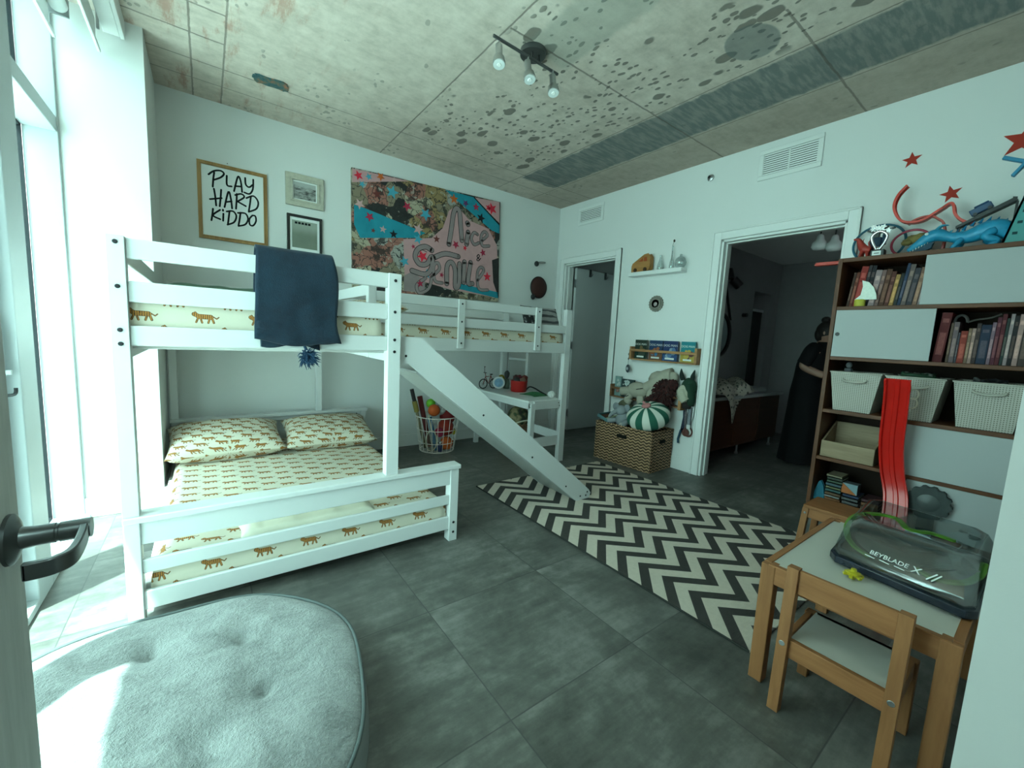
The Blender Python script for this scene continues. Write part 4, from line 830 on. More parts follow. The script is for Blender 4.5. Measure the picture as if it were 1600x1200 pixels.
ROW2 = [('wide dark red', .285, .040, (.13, .012, .014)), ('thin olive', .225, .010, (.14, .13, .08)), ('grey', .23, .020, (.19, .20, .20)), ('thin blue grey', .17, .008, (.06, .085, .105)), ('short red and orange', .18, .026, (.33, .07, .04)),
        ('pale olive', .195, .012, (.26, .26, .16)), ('cream', .195, .013, (.46, .45, .36)), ('dark grey with a white tip', .222, .015, (.06, .055, .05)), ('wide navy blue', .215, .036, (.02, .05, .105)),
        ('lavender grey', .228, .013, (.27, .26, .31)), ('plum', .255, .014, (.13, .035, .06)), ('maroon', .272, .015, (.12, .02, .03)), ('thin dark green', .25, .010, (.03, .075, .06)),
        ('white and teal', .272, .013, (.42, .50, .47)), ('black with white letters', .262, .014, (.02, .022, .024)), ('tall ivory', .27, .018, (.50, .48, .41)), ('dark olive grey', .262, .022, (.085, .09, .075)), ('mid grey', .265, .015, (.25, .24, .25)), ('teal green', .2, .013, (.12, .27, .21)), ('brown and pink', .2, .02, (.26, .15, .13)), ('dark slate', .25, .02, (.06, .06, .07))]
y = .468
for i, (nm, h, t_, c) in enumerate(ROW2):
    pv_ = ROW2[i - 1][0].split(' with ')[0]
    lab = f'{nm} binder beside the sliding door edge on the second shelf' if i == 0 else f'{nm} book after the {pv_} {"binder" if i == 1 else "one"} on the second shelf'
    book(lab, y, 1.20, h, t_, .17, c, .05 if i == 0 else (.012 if i < 18 else .01), 'books on the second shelf', x=3.415, band=((.15, .45), (.8, .08)) if t_ > .011 else ((.2, .4),))
    y -= t_ + (.014 if i == 0 else .0018)
hp = thing('headphones', 'dark grey headphones and cable lying over the books on the second shelf', 'headphones', (3.46, .37, 1.43))
MB().tube(cr([(3.45, .405, 1.425), (3.445, .40, 1.455), (3.445, .38, 1.47), (3.445, .36, 1.455), (3.45, .355, 1.43)], 5), .007, 8).build('headband', P((.05, .045, .045), .5), hp)
MB().tube(cr([(3.45, .355, 1.43), (3.45, .32, 1.445), (3.45, .27, 1.455), (3.45, .235, 1.475)], 5), .005, 6).build('cable', P((.07, .06, .055), .6), hp)
fo = thing('fin_ornament', 'white surfboard fin ornament standing on a small yellow base before the top shelf books', 'ornament', (3.42, .83, 1.5285))
MB().lathe([(.026, 0), (.029, .003), (.029, .042), (.026, .046), (0, .046)], (3.42, .842, 1.5285), 18, sx=.8).build('base', P((.48, .43, .06), .5), fo)
MB().prism([(.862, 1.575), (.838, 1.60), (.832, 1.655), (.838, 1.69), (.81, 1.68), (.782, 1.645), (.765, 1.60), (.762, 1.575)], 3.408, 3.418, 'yz').build('fin', P((.70, .74, .66), .45, var=.2, sc=60), fo, bev=.003)

# top of the bookcase
ZT = 1.8405
rg_ = thing('plastic_hoop', 'large teal blue plastic hoop leaning against the wall above the bookcase corner', 'toy hoop', (3.63, .86, ZT))
MB().tube([(3.60 + .05 * (k / 20 if k < 20 else (40 - k) / 20) + .03, .845 + .135 * math.cos(2 * PI * k / 40 - PI / 2), 1.968 + .125 * math.sin(2 * PI * k / 40 - PI / 2)) for k in range(40)], .0075, 8, True).build('ring', P((.01, .10, .16), .4), rg_, smooth=True)
h2_ = thing('plastic_hoop', 'smaller crimson plastic hoop between the trophy and the blue dragon', 'toy hoop', (3.56, .68, ZT))
MB().tube([(3.55 + .02 * math.sin(2 * PI * k / 36), .665 + .09 * math.cos(2 * PI * k / 36), ZT + .088 + .081 * math.sin(2 * PI * k / 36)) for k in range(36)], .007, 8, True).build('ring', P((.30, .02, .05), .4), h2_, smooth=True)
tr = thing('star_trophy', 'silver star trophy with a white plaque on a black base', 'trophy', (3.44, .795, ZT))
MB().bb(3.415, 3.465, .757, .825, ZT, ZT + .042).build('base', m_black, tr, bev=.003)
MB().bb(3.4135, 3.415, .772, .815, ZT + .006, ZT + .034).build('plaque', P((.75, .78, .76), .4), tr)
MB().bb(3.413, 3.4136, .780, .806, ZT + .018, ZT + .022).build('engraving', m_ink, tr)
m_sil = P((.75, .76, .78), .16, 1.0)
ca, cz = .795, ZT + .042
MB().tube(cr([(3.44, ca - .004, cz), (3.44, ca - .03, cz + .05), (3.435, ca - .036, cz + .09), (3.43, ca, cz + .115), (3.435, ca + .036, cz + .09), (3.44, ca + .03, cz + .05), (3.44, ca + .004, cz)], 6), [.008] * 37, 8).tube([(3.44, ca, cz - .001), (3.44, ca, cz + .02)], .011, 12).build('cup_frame', m_sil, tr, smooth=True)
RR = random.Random(2); sx = MB()
for k in range(7):
    p = []; yy, zz, rr, ro = ca + RR.uniform(-.04, .04), cz + .13 + RR.uniform(-.012, .02), RR.uniform(.016, .024), RR.uniform(0, 1.2)
    for i in range(10): a = ro + PI * i / 5; r = rr * (1 if i % 2 == 0 else .45); p.append((yy + r * math.cos(a), zz + r * math.sin(a)))
    sx.prism(p, 3.428 + k * .004, 3.431 + k * .004, 'yz')
sx.build('stars', m_sil, tr)
def critter(name, lab, cat, col, spine, rad, legs, horn=(), loc=None, eyes=None, col2=None, grp=None):
    g = thing(name, lab, cat, loc or spine[0], grp); mb = MB(); sp = cr(spine, 5); n = len(sp)
    rr = [rad[min(len(rad) - 1, int(i * (len(rad) - 1) / (n - 1)))] * (1 - (i * (len(rad) - 1) / (n - 1)) % 1) + rad[min(len(rad) - 1, int(i * (len(rad) - 1) / (n - 1)) + 1)] * ((i * (len(rad) - 1) / (n - 1)) % 1) for i in range(n)]
    mb.tube(sp, rr, 12)
    for l in legs: c = cr(l[0], 4); mb.tube(c, [l[1] * (1 - .45 * i / (len(c) - 1)) for i in range(len(c))], 8)
    o = mb.build('body', P(col, .45, var=.3, sc=50), g, smooth=True)
    if horn:
        h = MB()
        for a, r in horn: c = cr(a, 4); h.tube(c, [r * (1 - .9 * i / (len(c) - 1)) for i in range(len(c))], 6)
        h.build('horns', P(col2 or col, .45, var=.2), g, smooth=True)
    return g
critter('toy_dragon', 'small red toy dragon with raised tail left of the trophy', 'toy dragon', (.36, .03, .02),
        [(3.46, .835, ZT + .05), (3.46, .865, ZT + .06), (3.465, .885, ZT + .085), (3.46, .905, ZT + .125), (3.45, .928, ZT + .128)], [.018, .026, .022, .012, .004],
        [(((3.45, .85, ZT + .05), (3.435, .845, ZT + .02), (3.43, .84, ZT + .004)), .010), (((3.47, .85, ZT + .05), (3.485, .845, ZT + .02), (3.49, .84, ZT + .004)), .010), (((3.45, .875, ZT + .055), (3.435, .88, ZT + .02), (3.43, .885, ZT + .004)), .011), (((3.47, .875, ZT + .055), (3.485, .88, ZT + .02), (3.49, .885, ZT + .004)), .011)],
        [(((3.46, .84, ZT + .07), (3.46, .85, ZT + .10), (3.46, .84, ZT + .12)), .006), (((3.46, .87, ZT + .08), (3.46, .88, ZT + .11), (3.46, .875, ZT + .13)), .006)], (3.46, .86, ZT))
rb = thing('toy_robot', 'dark blue and grey toy robot behind the silver trophy', 'toy robot', (3.53, .80, ZT))
q = MB().bb(3.51, 3.55, .80, .86, ZT + .07, ZT + .14).bb(3.515, 3.545, .805, .825, ZT, ZT + .07).bb(3.515, 3.545, .835, .855, ZT, ZT + .07).bb(3.515, 3.545, .78, .80, ZT + .09, ZT + .16); q.build('body', P((.03, .06, .10), .5, var=.5, sc=50), rb, bev=.006)
q = MB().bb(3.515, 3.545, .815, .845, ZT + .14, ZT + .175)
for k in range(5): q.bar((3.53, .83, ZT + .165), (3.52, .74 + k * .035, ZT + .19 + .015 * (k % 2)), .012, .012)
q.build('head', P((.10, .11, .11), .5, var=.5, sc=60), rb, bev=.004)
tm = thing('toy_animal_head', 'mottled brown and green toy beast lying above the crimson hoop', 'toy animal', (3.60, .62, ZT))
MB().blob((3.61, .63, ZT + .118), (.03, .075, .032), 18, 10, .35, 3, 5).blob((3.60, .69, ZT + .10), (.02, .03, .018), 12, 8, .3, 3, 8).blob((3.61, .63, ZT + .045), (.02, .03, .05), 12, 8, .2, 3, 4).build('head', P((.20, .15, .05), .6, var=.6, sc=40), tm, smooth=True)
dg = critter('toy_dragon', 'large bright blue toy dragon lying along the bookcase top', 'toy dragon', (.015, .26, .45),
        [(3.50, .665, ZT + .03), (3.50, .625, ZT + .055), (3.50, .575, ZT + .095), (3.50, .54, ZT + .105), (3.50, .49, ZT + .085), (3.50, .42, ZT + .075), (3.50, .35, ZT + .10), (3.50, .30, ZT + .10), (3.50, .25, ZT + .06), (3.50, .16, ZT + .03)], [.010, .024, .034, .036, .026, .036, .048, .05, .03, .01],
        [(((3.48, .44, ZT + .06), (3.45, .45, ZT + .035), (3.445, .47, ZT + .005)), .017), (((3.52, .44, ZT + .06), (3.55, .45, ZT + .035), (3.555, .47, ZT + .005)), .017), (((3.47, .32, ZT + .09), (3.44, .345, ZT + .055), (3.45, .30, ZT + .03), (3.445, .325, ZT + .005)), .024), (((3.53, .32, ZT + .09), (3.56, .345, ZT + .055), (3.55, .30, ZT + .03), (3.555, .325, ZT + .005)), .024)],
        [(((3.49, .55, ZT + .13), (3.49, .53, ZT + .155), (3.49, .50, ZT + .155)), .010), (((3.51, .55, ZT + .13), (3.51, .53, ZT + .155), (3.51, .50, ZT + .155)), .010), (((3.50, .50, ZT + .10), (3.50, .48, ZT + .125)), .009), (((3.50, .45, ZT + .10), (3.50, .43, ZT + .125)), .009)], (3.50, .45, ZT), col2=(.04, .35, .52))
MB().prism([(.66, ZT + .012), (.60, ZT + .035), (.56, ZT + .058), (.565, ZT + .035), (.61, ZT + .012), (.64, ZT + .002)], 3.482, 3.518, 'yz').build('lower_jaw', P((.02, .06, .10), .5), dg, bev=.006)
th_ = MB()
for k in range(7): th_.tube([(3.484, .648 - .012 * k, ZT + .024 + .0075 * k), (3.482, .650 - .012 * k, ZT + .012 + .0075 * k)], [.004, .0008], 6)
th_.build('teeth', P((.6, .6, .55), .5), dg)
rd_ = MB()
for k in range(9): yy_ = .50 - .03 * k; zz_ = ZT + .095 + .05 * max(0, math.sin((k - 1) * .42)); rd_.tube([(3.50, yy_, zz_), (3.50, yy_ - .012, zz_ + .028)], [.010, .001], 6)
rd_.build('back_spines', P((.01, .15, .30), .5), dg)
MB().blob((3.468, .585, ZT + .112), (.006, .009, .008), 10, 6).build('eye', P((.7, .75, .75), .3), dg)
lt = thing('loop_track', 'orange red plastic loop track curling up above the bookcase', 'toy track', (3.62, .62, ZT + .2))
def strip(pts, w, t, mat, parent, nm='track'):
    p = cr(pts, 8); m = MB(); V = []; F = []
    for i, q in enumerate(p):
        tg = (p[min(i + 1, len(p) - 1)] - p[max(i - 1, 0)]).normalized(); x = Vector((1, 0, 0)); nn = tg.cross(x).normalized()
        for a, b in ((-w / 2, 0), (-w / 2, t * 2.2), (-w * .38, t * 2.2), (-w * .38, t), (w * .38, t), (w * .38, t * 2.2), (w / 2, t * 2.2), (w / 2, 0)): V.append(q + x * a + nn * b)
    for i in range(len(p) - 1):
        for k in range(8): F.append((8 * i + k, 8 * i + (k + 1) % 8, 8 * i + 8 + (k + 1) % 8, 8 * i + 8 + k))
    F += [tuple(range(7, -1, -1)), tuple(8 * len(p) - 8 + k for k in range(8))]
    return m.add(V, F).build(nm, mat, parent, bev=.001)
m_ort = P((.62, .035, .016), .35)
strip([(3.60, .733, 2.30), (3.60, .770, 2.25), (3.60, .785, 2.19), (3.60, .772, 2.13), (3.60, .735, 2.075), (3.60, .68, 2.055), (3.60, .625, 2.062), (3.60, .57, 2.10), (3.60, .535, 2.125)], .050, .006, m_ort, lt)
strip([(3.60, .548, 2.115), (3.60, .522, 2.135), (3.60, .512, 2.12), (3.60, .502, 2.075), (3.60, .475, 2.035), (3.60, .44, 2.01), (3.59, .41, 2.0)], .050, .006, m_ort, lt)
strip([(3.61, .70, 2.052), (3.61, .65, 2.078), (3.61, .60, 2.08), (3.61, .565, 2.055), (3.61, .545, 2.03), (3.61, .53, 1.95), (3.61, .535, ZT + .002)], .042, .005, P((.42, .03, .018), .3), lt)
sk_ = thing('track_piece', 'straight red track piece sticking out behind the top corner of the bookcase', 'toy track', (3.66, 1.08, 1.80))
MB().bar((3.665, 1.195, 1.862), (3.665, .72, 1.858), .045, .013).bar((3.665, 1.195, 1.872), (3.665, .72, 1.868), .006, .018).build('track', m_ort, sk_, bev=.002)
rp = thing('toy_ramp', 'black toy ramp resting across the blue dragon', 'toy ramp', (3.55, .37, ZT + .15))
MB().prism([(.475, ZT + .138), (.262, ZT + .25), (.262, ZT + .265), (.275, ZT + .268), (.275, ZT + .262), (.475, ZT + .150)], 3.53, 3.585, 'yz').build('deck', m_black, rp, bev=.002); MB().bb(3.55, 3.565, .255, .265, ZT + .002, ZT + .25).bb(3.55, 3.565, .46, .47, ZT + .002, ZT + .143).build('strut', m_black, rp)
tc = thing('toy_train', 'dark blue block shaped toy car on the black ramp', 'toy car', (3.55, .38, ZT + .2))
M_ = MB().at((3.555, .378, ZT + .212), rx=-.485); M_.bb(-.018, .018, -.045, .045, .006, .04).bb(-.016, .016, -.04, .02, .04, .05); M_.build('body', P((.012, .05, .13), .4), tc, bev=.004)
M_ = MB().at((3.555, .378, ZT + .212), rx=-.485)
for a in (-.03, .03):
    for b in (-.02, .014): M_.tube([(b, a, .008), (b + .006, a, .008)], .009, 12)
M_.build('wheels', m_black, tc)
tt = thing('toy_tower', 'tall teal plastic lattice toy tower at the end of the bookcase top', 'toy tower', (3.48, .18, ZT))
m_teal2 = P((.02, .24, .24), .4)
fc = MB()
for sgn in (1, -1):
    pts = [(.285, ZT), (.165, ZT + .48), (.125, ZT + .48), (.06, ZT)]
fc.prism([(.285, ZT), (.19, ZT + .46), (.135, ZT + .46), (.06, ZT)], 3.445, 3.452, 'yz').prism([(.285, ZT), (.19, ZT + .46), (.135, ZT + .46), (.06, ZT)], 3.515, 3.522, 'yz').prism([(.285, ZT), (.19, ZT + .46), (.182, ZT + .46), (.275, ZT)], 3.445, 3.522, 'yz')
fc.mat(1)
for k in range(6):
    z = ZT + .05 + k * .055; yc = .285 - (z - ZT) * .2065 - .03; fc.bb(3.4438, 3.445, yc - .012, yc + .006, z, z + .014)
    fc.bb(3.4438, 3.445, yc - .06, yc - .04, z, z + .014)
fc.build('tower_frame', [m_teal2, P((.005, .05, .06), .6)], tt, smooth=False)
MB().bar((3.50, .335, 2.318), (3.50, .20, 2.245), .025, .018).bar((3.50, .25, 2.27), (3.50, .29, 2.21), .03, .016).bar((3.50, .22, 2.26), (3.50, .17, 2.25), .05, .02).build('launcher', P((.01, .20, .36), .4), tt, bev=.003)

# woven bins
t = NT('white_perforated_plastic'); u = t.uv(); vv = t.voro(t.v('MULTIPLY', u, (1, 1, 1)), 62, rnd=0.0); x, y_, _ = t.sep(u)[:3]
a = t.m('MULTIPLY', t.m('SINE', t.m('MULTIPLY', t.m('ADD', x, y_), 290.0)), t.m('SINE', t.m('MULTIPLY', t.m('SUBTRACT', x, y_), 290.0))); pm_ = t.step(a, .35, .6)
t.bump(t.m('MULTIPLY', pm_, -1.0), .7, .004)
m_bin = t.set(t.mix(pm_, (.46, .42, .37), (.17, .155, .13)), .5)
def bin_(lab, y0, y1, zt, junk):
    g = thing('storage_bin', lab, 'storage bin', (3.53, (y0 + y1) / 2, .8425), 'white bins in the bookcase'); z0 = .843; tp = .035; m = MB(); w = .004
    q = [[(3.385 + (tp * .4), y0 + tp, z0), (3.66 - tp * .4, y0 + tp, z0), (3.66 - tp * .4, y1 - tp, z0), (3.385 + tp * .4, y1 - tp, z0)], [(3.385, y0, zt), (3.66, y0, zt), (3.66, y1, zt), (3.385, y1, zt)]]
    qi = [[(3.66 - .01, y1 - .008, zt)], 0]
    inn = [(3.393, y0 + .008, zt), (3.652, y0 + .008, zt), (3.652, y1 - .008, zt), (3.393, y1 - .008, zt)]; inb = [(3.393 + tp * .4, y0 + tp + .006, z0 + .006), (3.652 - tp * .4, y0 + tp + .006, z0 + .006), (3.652 - tp * .4, y1 - tp - .006, z0 + .006), (3.393 + tp * .4, y1 - tp - .006, z0 + .006)]
    m.add(q[0] + q[1] + inn + inb, [(3, 2, 1, 0)] + [(i, (i + 1) % 4, 4 + (i + 1) % 4, 4 + i) for i in range(4)] + [(4 + i, 4 + (i + 1) % 4, 8 + (i + 1) % 4, 8 + i) for i in range(4)] + [(8 + i, 8 + (i + 1) % 4, 12 + (i + 1) % 4, 12 + i) for i in range(4)] + [(12, 13, 14, 15)])
    m.build('basket', m_bin, g, uv=True, smooth=False)
    yc = (y0 + y1) / 2; MB().tube(cr([(3.383, yc + .06, zt - .045), (3.372, yc + .05, zt - .056), (3.370, yc, zt - .064), (3.372, yc - .05, zt - .056), (3.383, yc - .06, zt - .045)], 5), .007, 8).build('handle', P((.46, .42, .37), .5), g, smooth=True)
    MB().tube([(3.383, y0 - .001, zt - .002), (3.383, y1 + .001, zt - .002), (3.662, y1 + .001, zt - .002), (3.662, y0 - .001, zt - .002)], .005, 6, True).build('rim', P((.48, .44, .39), .5), g)
    return g
bin_('white perforated storage bin nearest the doorway end of the bookcase', .672, .935, 1.100, 0)
bin_('white perforated storage bin behind the red track', .392, .652, 1.100, 0)
bin_('white perforated storage bin farthest from the doorway, by the room entrance', .085, .362, 1.100, 0)
cl = thing('cord_loops', 'two white rimmed loops poking out beside the red track in front of the middle bin', 'cord', (3.36, .51, .98), None)
for z in (1.0, .945): MB().tube([(3.365 + .02, .515 + .022 * math.cos(2 * PI * k / 18), z + .03 * math.sin(2 * PI * k / 18)) for k in range(18)], .004, 6, True).build('loop', P((.62, .55, .45), .6), cl)
RR = random.Random(11)
def tangle(lab, y0, y1, z, cols, n=9):
    g = thing('toy_tangle', lab, 'small toys', (3.52, (y0 + y1) / 2, .86)); 
    for ci, c in enumerate(cols):
        m = MB()
        for k in range(n):
            p = [(RR.uniform(3.43, 3.6), RR.uniform(y0, y1), RR.uniform(z - .05, z + .012)) for _ in range(4)]; m.tube(cr(p, 4), RR.uniform(.005, .012), 6)
        m.build('toy_piece', P(c, .5), g, smooth=True)
    MB().bb(3.42, 3.62, y0 - .0, y1, .86, z - .04).build('fill', P((.05, .06, .05), .8), g)
    g['kind'] = 'stuff'
tangle('green and grey toy pieces heaped in the middle bin', .44, .60, 1.11, ((.03, .07, .04), (.14, .15, .13)))
tangle('dark toy pieces heaped in the bin by the room entrance', .14, .31, 1.105, ((.03, .03, .035), (.08, .08, .08)), 6)
tb = thing('toy_figure', 'small grey toy figure peeking over the bin nearest the doorway', 'toy', (3.5, .87, .86)); MB().bb(3.48, 3.52, .85, .89, .86, 1.125).build('body', P((.10, .10, .11), .5), tb, bev=.008); MB().blob((3.50, .87, 1.145), (.016, .018, .02), 10, 8).build('head', P((.16, .16, .17), .5), tb, smooth=True)
# red track hanging down the front
rt = thing('red_track', 'wide glossy red plastic track curving down in front of the bookcase', 'toy track', (3.2, .54, 0))
pp = cr([(3.10, .545, 1.095), (3.13, .545, 1.04), (3.20, .552, .91), (3.27, .557, .70), (3.305, .54, .53), (3.30, .505, .37), (3.24, .49, .18), (3.15, .48, .004)], 6); V = []; F = []; hw = .056
sec = [(-hw, .0), (-hw, .022), (-hw + .01, .022), (-hw + .013, .006), (-.012, .006), (-.009, .013), (.009, .013), (.012, .006), (hw - .013, .006), (hw - .01, .022), (hw, .022), (hw, 0)]
for i, q in enumerate(pp):
    tg = (pp[min(i + 1, len(pp) - 1)] - pp[max(i - 1, 0)]).normalized(); yv = Vector((0, 1, 0)); nn = tg.cross(yv).normalized()
    if nn.x > 0: nn = -nn
    for a, b in sec: V.append(q + yv * a + nn * b)
ns = len(sec)
for i in range(len(pp) - 1):
    for k in range(ns): F.append((ns * i + k, ns * i + (k + 1) % ns, ns * i + ns + (k + 1) % ns, ns * i + ns + k))
F += [tuple(range(ns - 1, -1, -1)), tuple(ns * len(pp) - ns + k for k in range(ns))]
MB().add(V, F).build('track', P((.62, .012, .008), .22), rt, bev=.001)
# crate and lower shelf things
cra = thing('wooden_crate', 'open pale wooden crate with a low front on the fourth shelf', 'crate', (3.53, .79, .5125)); m_cr = wood('crate_wood', (.24, .165, .10), (.36, .26, .165), 'y')
MB().bb(3.40, 3.412, .652, .938, .5125, .622).build('front_board', m_cr, cra, bev=.002); MB().bb(3.648, 3.66, .68, .938, .5125, .735).build('back_board', m_cr, cra, bev=.002)
for y0 in (.652, .927): MB().prism([(3.412, .5125), (3.648, .5125), (3.648, .73), (3.412, .622)], y0, y0 + .011, 'xz').build('side_board', m_cr, cra)
MB().bb(3.412, 3.648, .663, .927, .5125, .52).build('bottom_board', m_cr, cra)
def flat(lab, y0, y1, z, h, col, x0=3.42, x1=3.56, nm='thin_book'):
    m = MB().bb(x0, x1, y0, y1, z, z + h * .18).bb(x0, x1, y0, y1, z + h * .82, z + h - .0004).bb(x0, x0 + .002, y0, y1, z, z + h - .0004); m.mat(1); m.bb(x0 + .002, x1 - .003, y0 + .003, y1 - .003, z + h * .18, z + h * .82)
    return tag(m.build(nm, [P(col, .5, var=.3, sc=60), P((.40, .37, .30), .8)], None, smooth=False, top=True), lab, 'book', 'flat books on the bottom shelf')
z = .191; pr_ = 'the bookcase base'
for i, (nm, c, h) in enumerate((('rust red', (.17, .06, .035), .022), ('dull orange', (.22, .09, .04), .020), ('pale grey', (.28, .28, .27), .014), ('brown', (.13, .075, .045), .024), ('dark teal', (.04, .09, .09), .022), ('olive', (.13, .13, .07), .018), ('slate blue', (.07, .11, .13), .024), ('dark green', (.05, .08, .055), .020), ('greenish black', (.035, .045, .035), .022), ('sand coloured', (.25, .21, .14), .014))):
    o_ = RR.uniform(-.006, .006); flat(f'{nm} book lying on {pr_} in the tall stack', .80 + o_, .885 + o_, z, h, c); z += h; pr_ = f'the {nm} book'
z = .191; pr_ = 'the bookcase base'
for i, (nm, c, h) in enumerate((('maroon', (.11, .03, .03), .024), ('ash grey', (.16, .16, .16), .026), ('lead grey', (.11, .12, .12), .024), ('navy', (.03, .045, .09), .022))):
    o_ = RR.uniform(-.006, .006); flat(f'{nm} book lying on {pr_} under the two-colour box', .70 + o_, .785 + o_, z, h, c); z += h; pr_ = f'the {nm} book'
bx = MB().bb(3.43, 3.50, .715, .80, z, z + .07); bx.mat(1); bx.prism([(.715, z + .001), (.715, z + .0695), (.797, z + .0695)], 3.4285, 3.43, 'yz'); bx.mat(2); bx.prism([(.80, z + .001), (.715, z + .001), (.797, z + .068)], 3.4285, 3.43, 'yz')
tag(bx.build('card_box', [P((.12, .14, .15), .5), P((.20, .29, .33), .5), P((.42, .13, .04), .5)], None, top=True, smooth=False), 'small orange and pale blue box on the low stack of books', 'box')
tag(MB().prism([(.955 - .012, .191), (.945, .24), (.925, .32), (.918, .325), (.905, .30), (.893, .24), (.89, .191)], 3.43, 3.455, 'yz').build('toy_fin', P((.02, .13, .19), .5), None, bev=.004, top=True), 'teal blue pointed toy fin at the corner of the bottom shelf', 'toy')
z = .191; pr_ = 'the bookcase base'
for i, (nm, c, h) in enumerate((('brick red', (.19, .055, .035), .024), ('umber', (.12, .06, .035), .026), ('copper', (.20, .09, .05), .024), ('dark plum', (.07, .03, .035), .024))):
    flat(f'{nm} book lying on {pr_} in the third stack', .60, .685, z, h, c); z += h; pr_ = f'the {nm} book'
# ------------------------------------------------------------------ play table, chairs and the battle arena
m_px = wood('pine_x', (.24, .095, .035), (.38, .16, .065), 'x'); m_py = wood('pine_y', (.24, .095, .035), (.38, .16, .065), 'y'); m_pz = wood('pine_z', (.22, .088, .033), (.35, .15, .06), 'z')
m_wtop = P((.55, .52, .47), .45, var=.03)
tb = thing('play_table', 'low pine children table with a white top carrying the clear toy arena', 'table', (1.97, .31, 0))
TX0, TX1, TY0, TY1, TZ = 1.605, 2.345, .07, .568, .455
MB().bb(TX0 + .02, TX1 - .02, TY0 + .02, TY1 - .02, TZ - .014, TZ - .004).build('table_top', m_wtop, tb)
for y0, y1 in ((TY0, TY0 + .022), (TY1 - .022, TY1)): MB().bb(TX0 + .02, TX1 - .02, y0, y1, TZ - .068, TZ).build('apron', m_px, tb, bev=.002)
for x0, x1 in ((TX0, TX0 + .022), (TX1 - .022, TX1)): MB().bb(x0, x1, TY0 + .02, TY1 - .02, TZ - .068, TZ).build('apron', m_py, tb, bev=.002)
for x, y in ((TX0, TY0), (TX0, TY1 - .042), (TX1 - .042, TY0), (TX1 - .042, TY1 - .042)): MB().bb(x - .002, x + .044, y - .002, y + .044, 0, TZ - .003).build('leg', m_pz, tb, bev=.003)
def chair(lab, loc, rz):                       # local +x points to the table
    c = thing('childrens_chair', lab, 'chair', loc, None, rz, True); hw = .155
    MB().bb(.0, .26, -hw + .03, hw - .03, .246, .256).build('seat', m_wtop, c)
    for s_ in (-1, 1):
        y = s_ * (hw - .0165); k = MB().bar((-.014, y, 0), (.012, y, .505), .033, .033, (0, 1, 0)); k.mat(1); k.disc((-.0175, y, .243), (-1, 0, 0), .009, .002, 12); k.build('back_post', [m_pz, m_steel], c, bev=.003)
        MB().bb(.235, .268, y - .0165, y + .0165, 0, .256).build('front_leg', m_pz, c, bev=.003)
        MB().bb(.015, .235, y - .009, y + .009, .20, .258).build('side_rail', m_px, c, bev=.002)
    MB().bb(-.004, .016, -hw + .033, hw - .033, .195, .258).build('seat_rail', m_py, c, bev=.002); MB().bb(.243, .262, -hw + .033, hw - .033, .20, .256).build('seat_rail', m_py, c, bev=.002)
    MB().bb(.004, .018, -hw + .033, hw - .033, .42, .502).build('back_rail', m_py, c, bev=.002)
    return c
chair('small pine chair with a white seat tucked under the near side of the play table', (1.545, .315, 0), 0)
st = thing('low_stool', 'low pine stool standing in front of the bookcase bottom shelf behind the play table', 'stool', (3.12, .73, 0))
MB().bb(3.0, 3.25, .585, .875, .245, .265).build('seat', m_py, st, bev=.003)
for x in (3.0, 3.215):
    for y in (.582, .845): k = MB().bar((x + .018 + (-.012 if x < 3.1 else .012), y + .016 + (-.014 if y < .7 else .014), 0), (x + .018, y + .016, .245), .034, .034, (0, 1, 0)); k.mat(1); k.disc((x - .002, y + .016, .215), (-1, 0, 0), .007, .003, 12); k.build('leg', [m_pz, m_steel], st, bev=.003)
for x in (3.008, 3.223): MB().bb(x, x + .02, .61, .85, .185, .245).build('rail', m_py, st, bev=.002)
for y in (.59, .853): MB().bb(3.03, 3.22, y, y + .018, .185, .245).build('rail', m_px, st, bev=.002)
# arena
Q = [Vector((1.828, .437)), Vector((1.764, .062)), Vector((2.375, .47)), Vector((2.325, .055))]   # front left, front right, back left, back right
ZA = TZ + .001
def A(u, v, z): p = (Q[0] * (1 - v) + Q[1] * v) * (1 - u) + (Q[2] * (1 - v) + Q[3] * v) * u; return Vector((p.x, p.y, ZA + z))
ar = thing('battle_arena', 'black toy battle arena with a clear cover and green rails on the play table', 'toy arena', tuple(A(.5, .5, 0)))
def loft(rings, caps=True):
    m = MB(); n = len(rings[0]); m.add([p for r in rings for p in r], [(k * n + i, k * n + (i + 1) % n, (k + 1) * n + (i + 1) % n, (k + 1) * n + i) for k in range(len(rings) - 1) for i in range(n)] + ([tuple(range(n - 1, -1, -1)), tuple((len(rings) - 1) * n + i for i in range(n))] if caps else [])); return m
def ring(a, z, c=.06, f=None):
    f = a if f is None else f
    return [A(u, v, z) for u, v in ((f, a + c), (f, 1 - a - c), (f + c, 1 - a), (1 - a - c, 1 - a), (1 - a, 1 - a - c), (1 - a, a + c), (1 - a - c, a), (f + c, a))]
m_nav = P((.008, .012, .024), .25)
loft([ring(.03, 0), ring(.0, .006), ring(.0, .03), ring(.035, .034), ring(.05, .02)]).build('tray', m_nav, ar, bev=.002)
MB().grid(lambda u, v: A(.5 + .36 * v * math.cos(2 * PI * u), .5 + .42 * v * math.sin(2 * PI * u), .021 + .028 * v * v), 40, 8, True).build('stadium_bowl', P((.010, .012, .014), .3), ar)
loft([ring(.02, .034), ring(.03, .060, .06, .055), ring(.05, .115, .07, .17), ring(.08, .143, .08, .27), ring(.12, .148, .08, .32)], False).build('clear_cover', m_clear, ar, solid=.002)
MB().add([A(u, v, .148) for u, v in ((.34, .25), (.33, .42), (.42, .48), (.55, .36), (.70, .42), (.86, .77), (.80, .83), (.60, .72))], [(0, 1, 2, 3, 4, 5, 6, 7)]).build('cover_flap', m_clear, ar)
m_grn = P((.11, .27, .02), .4)
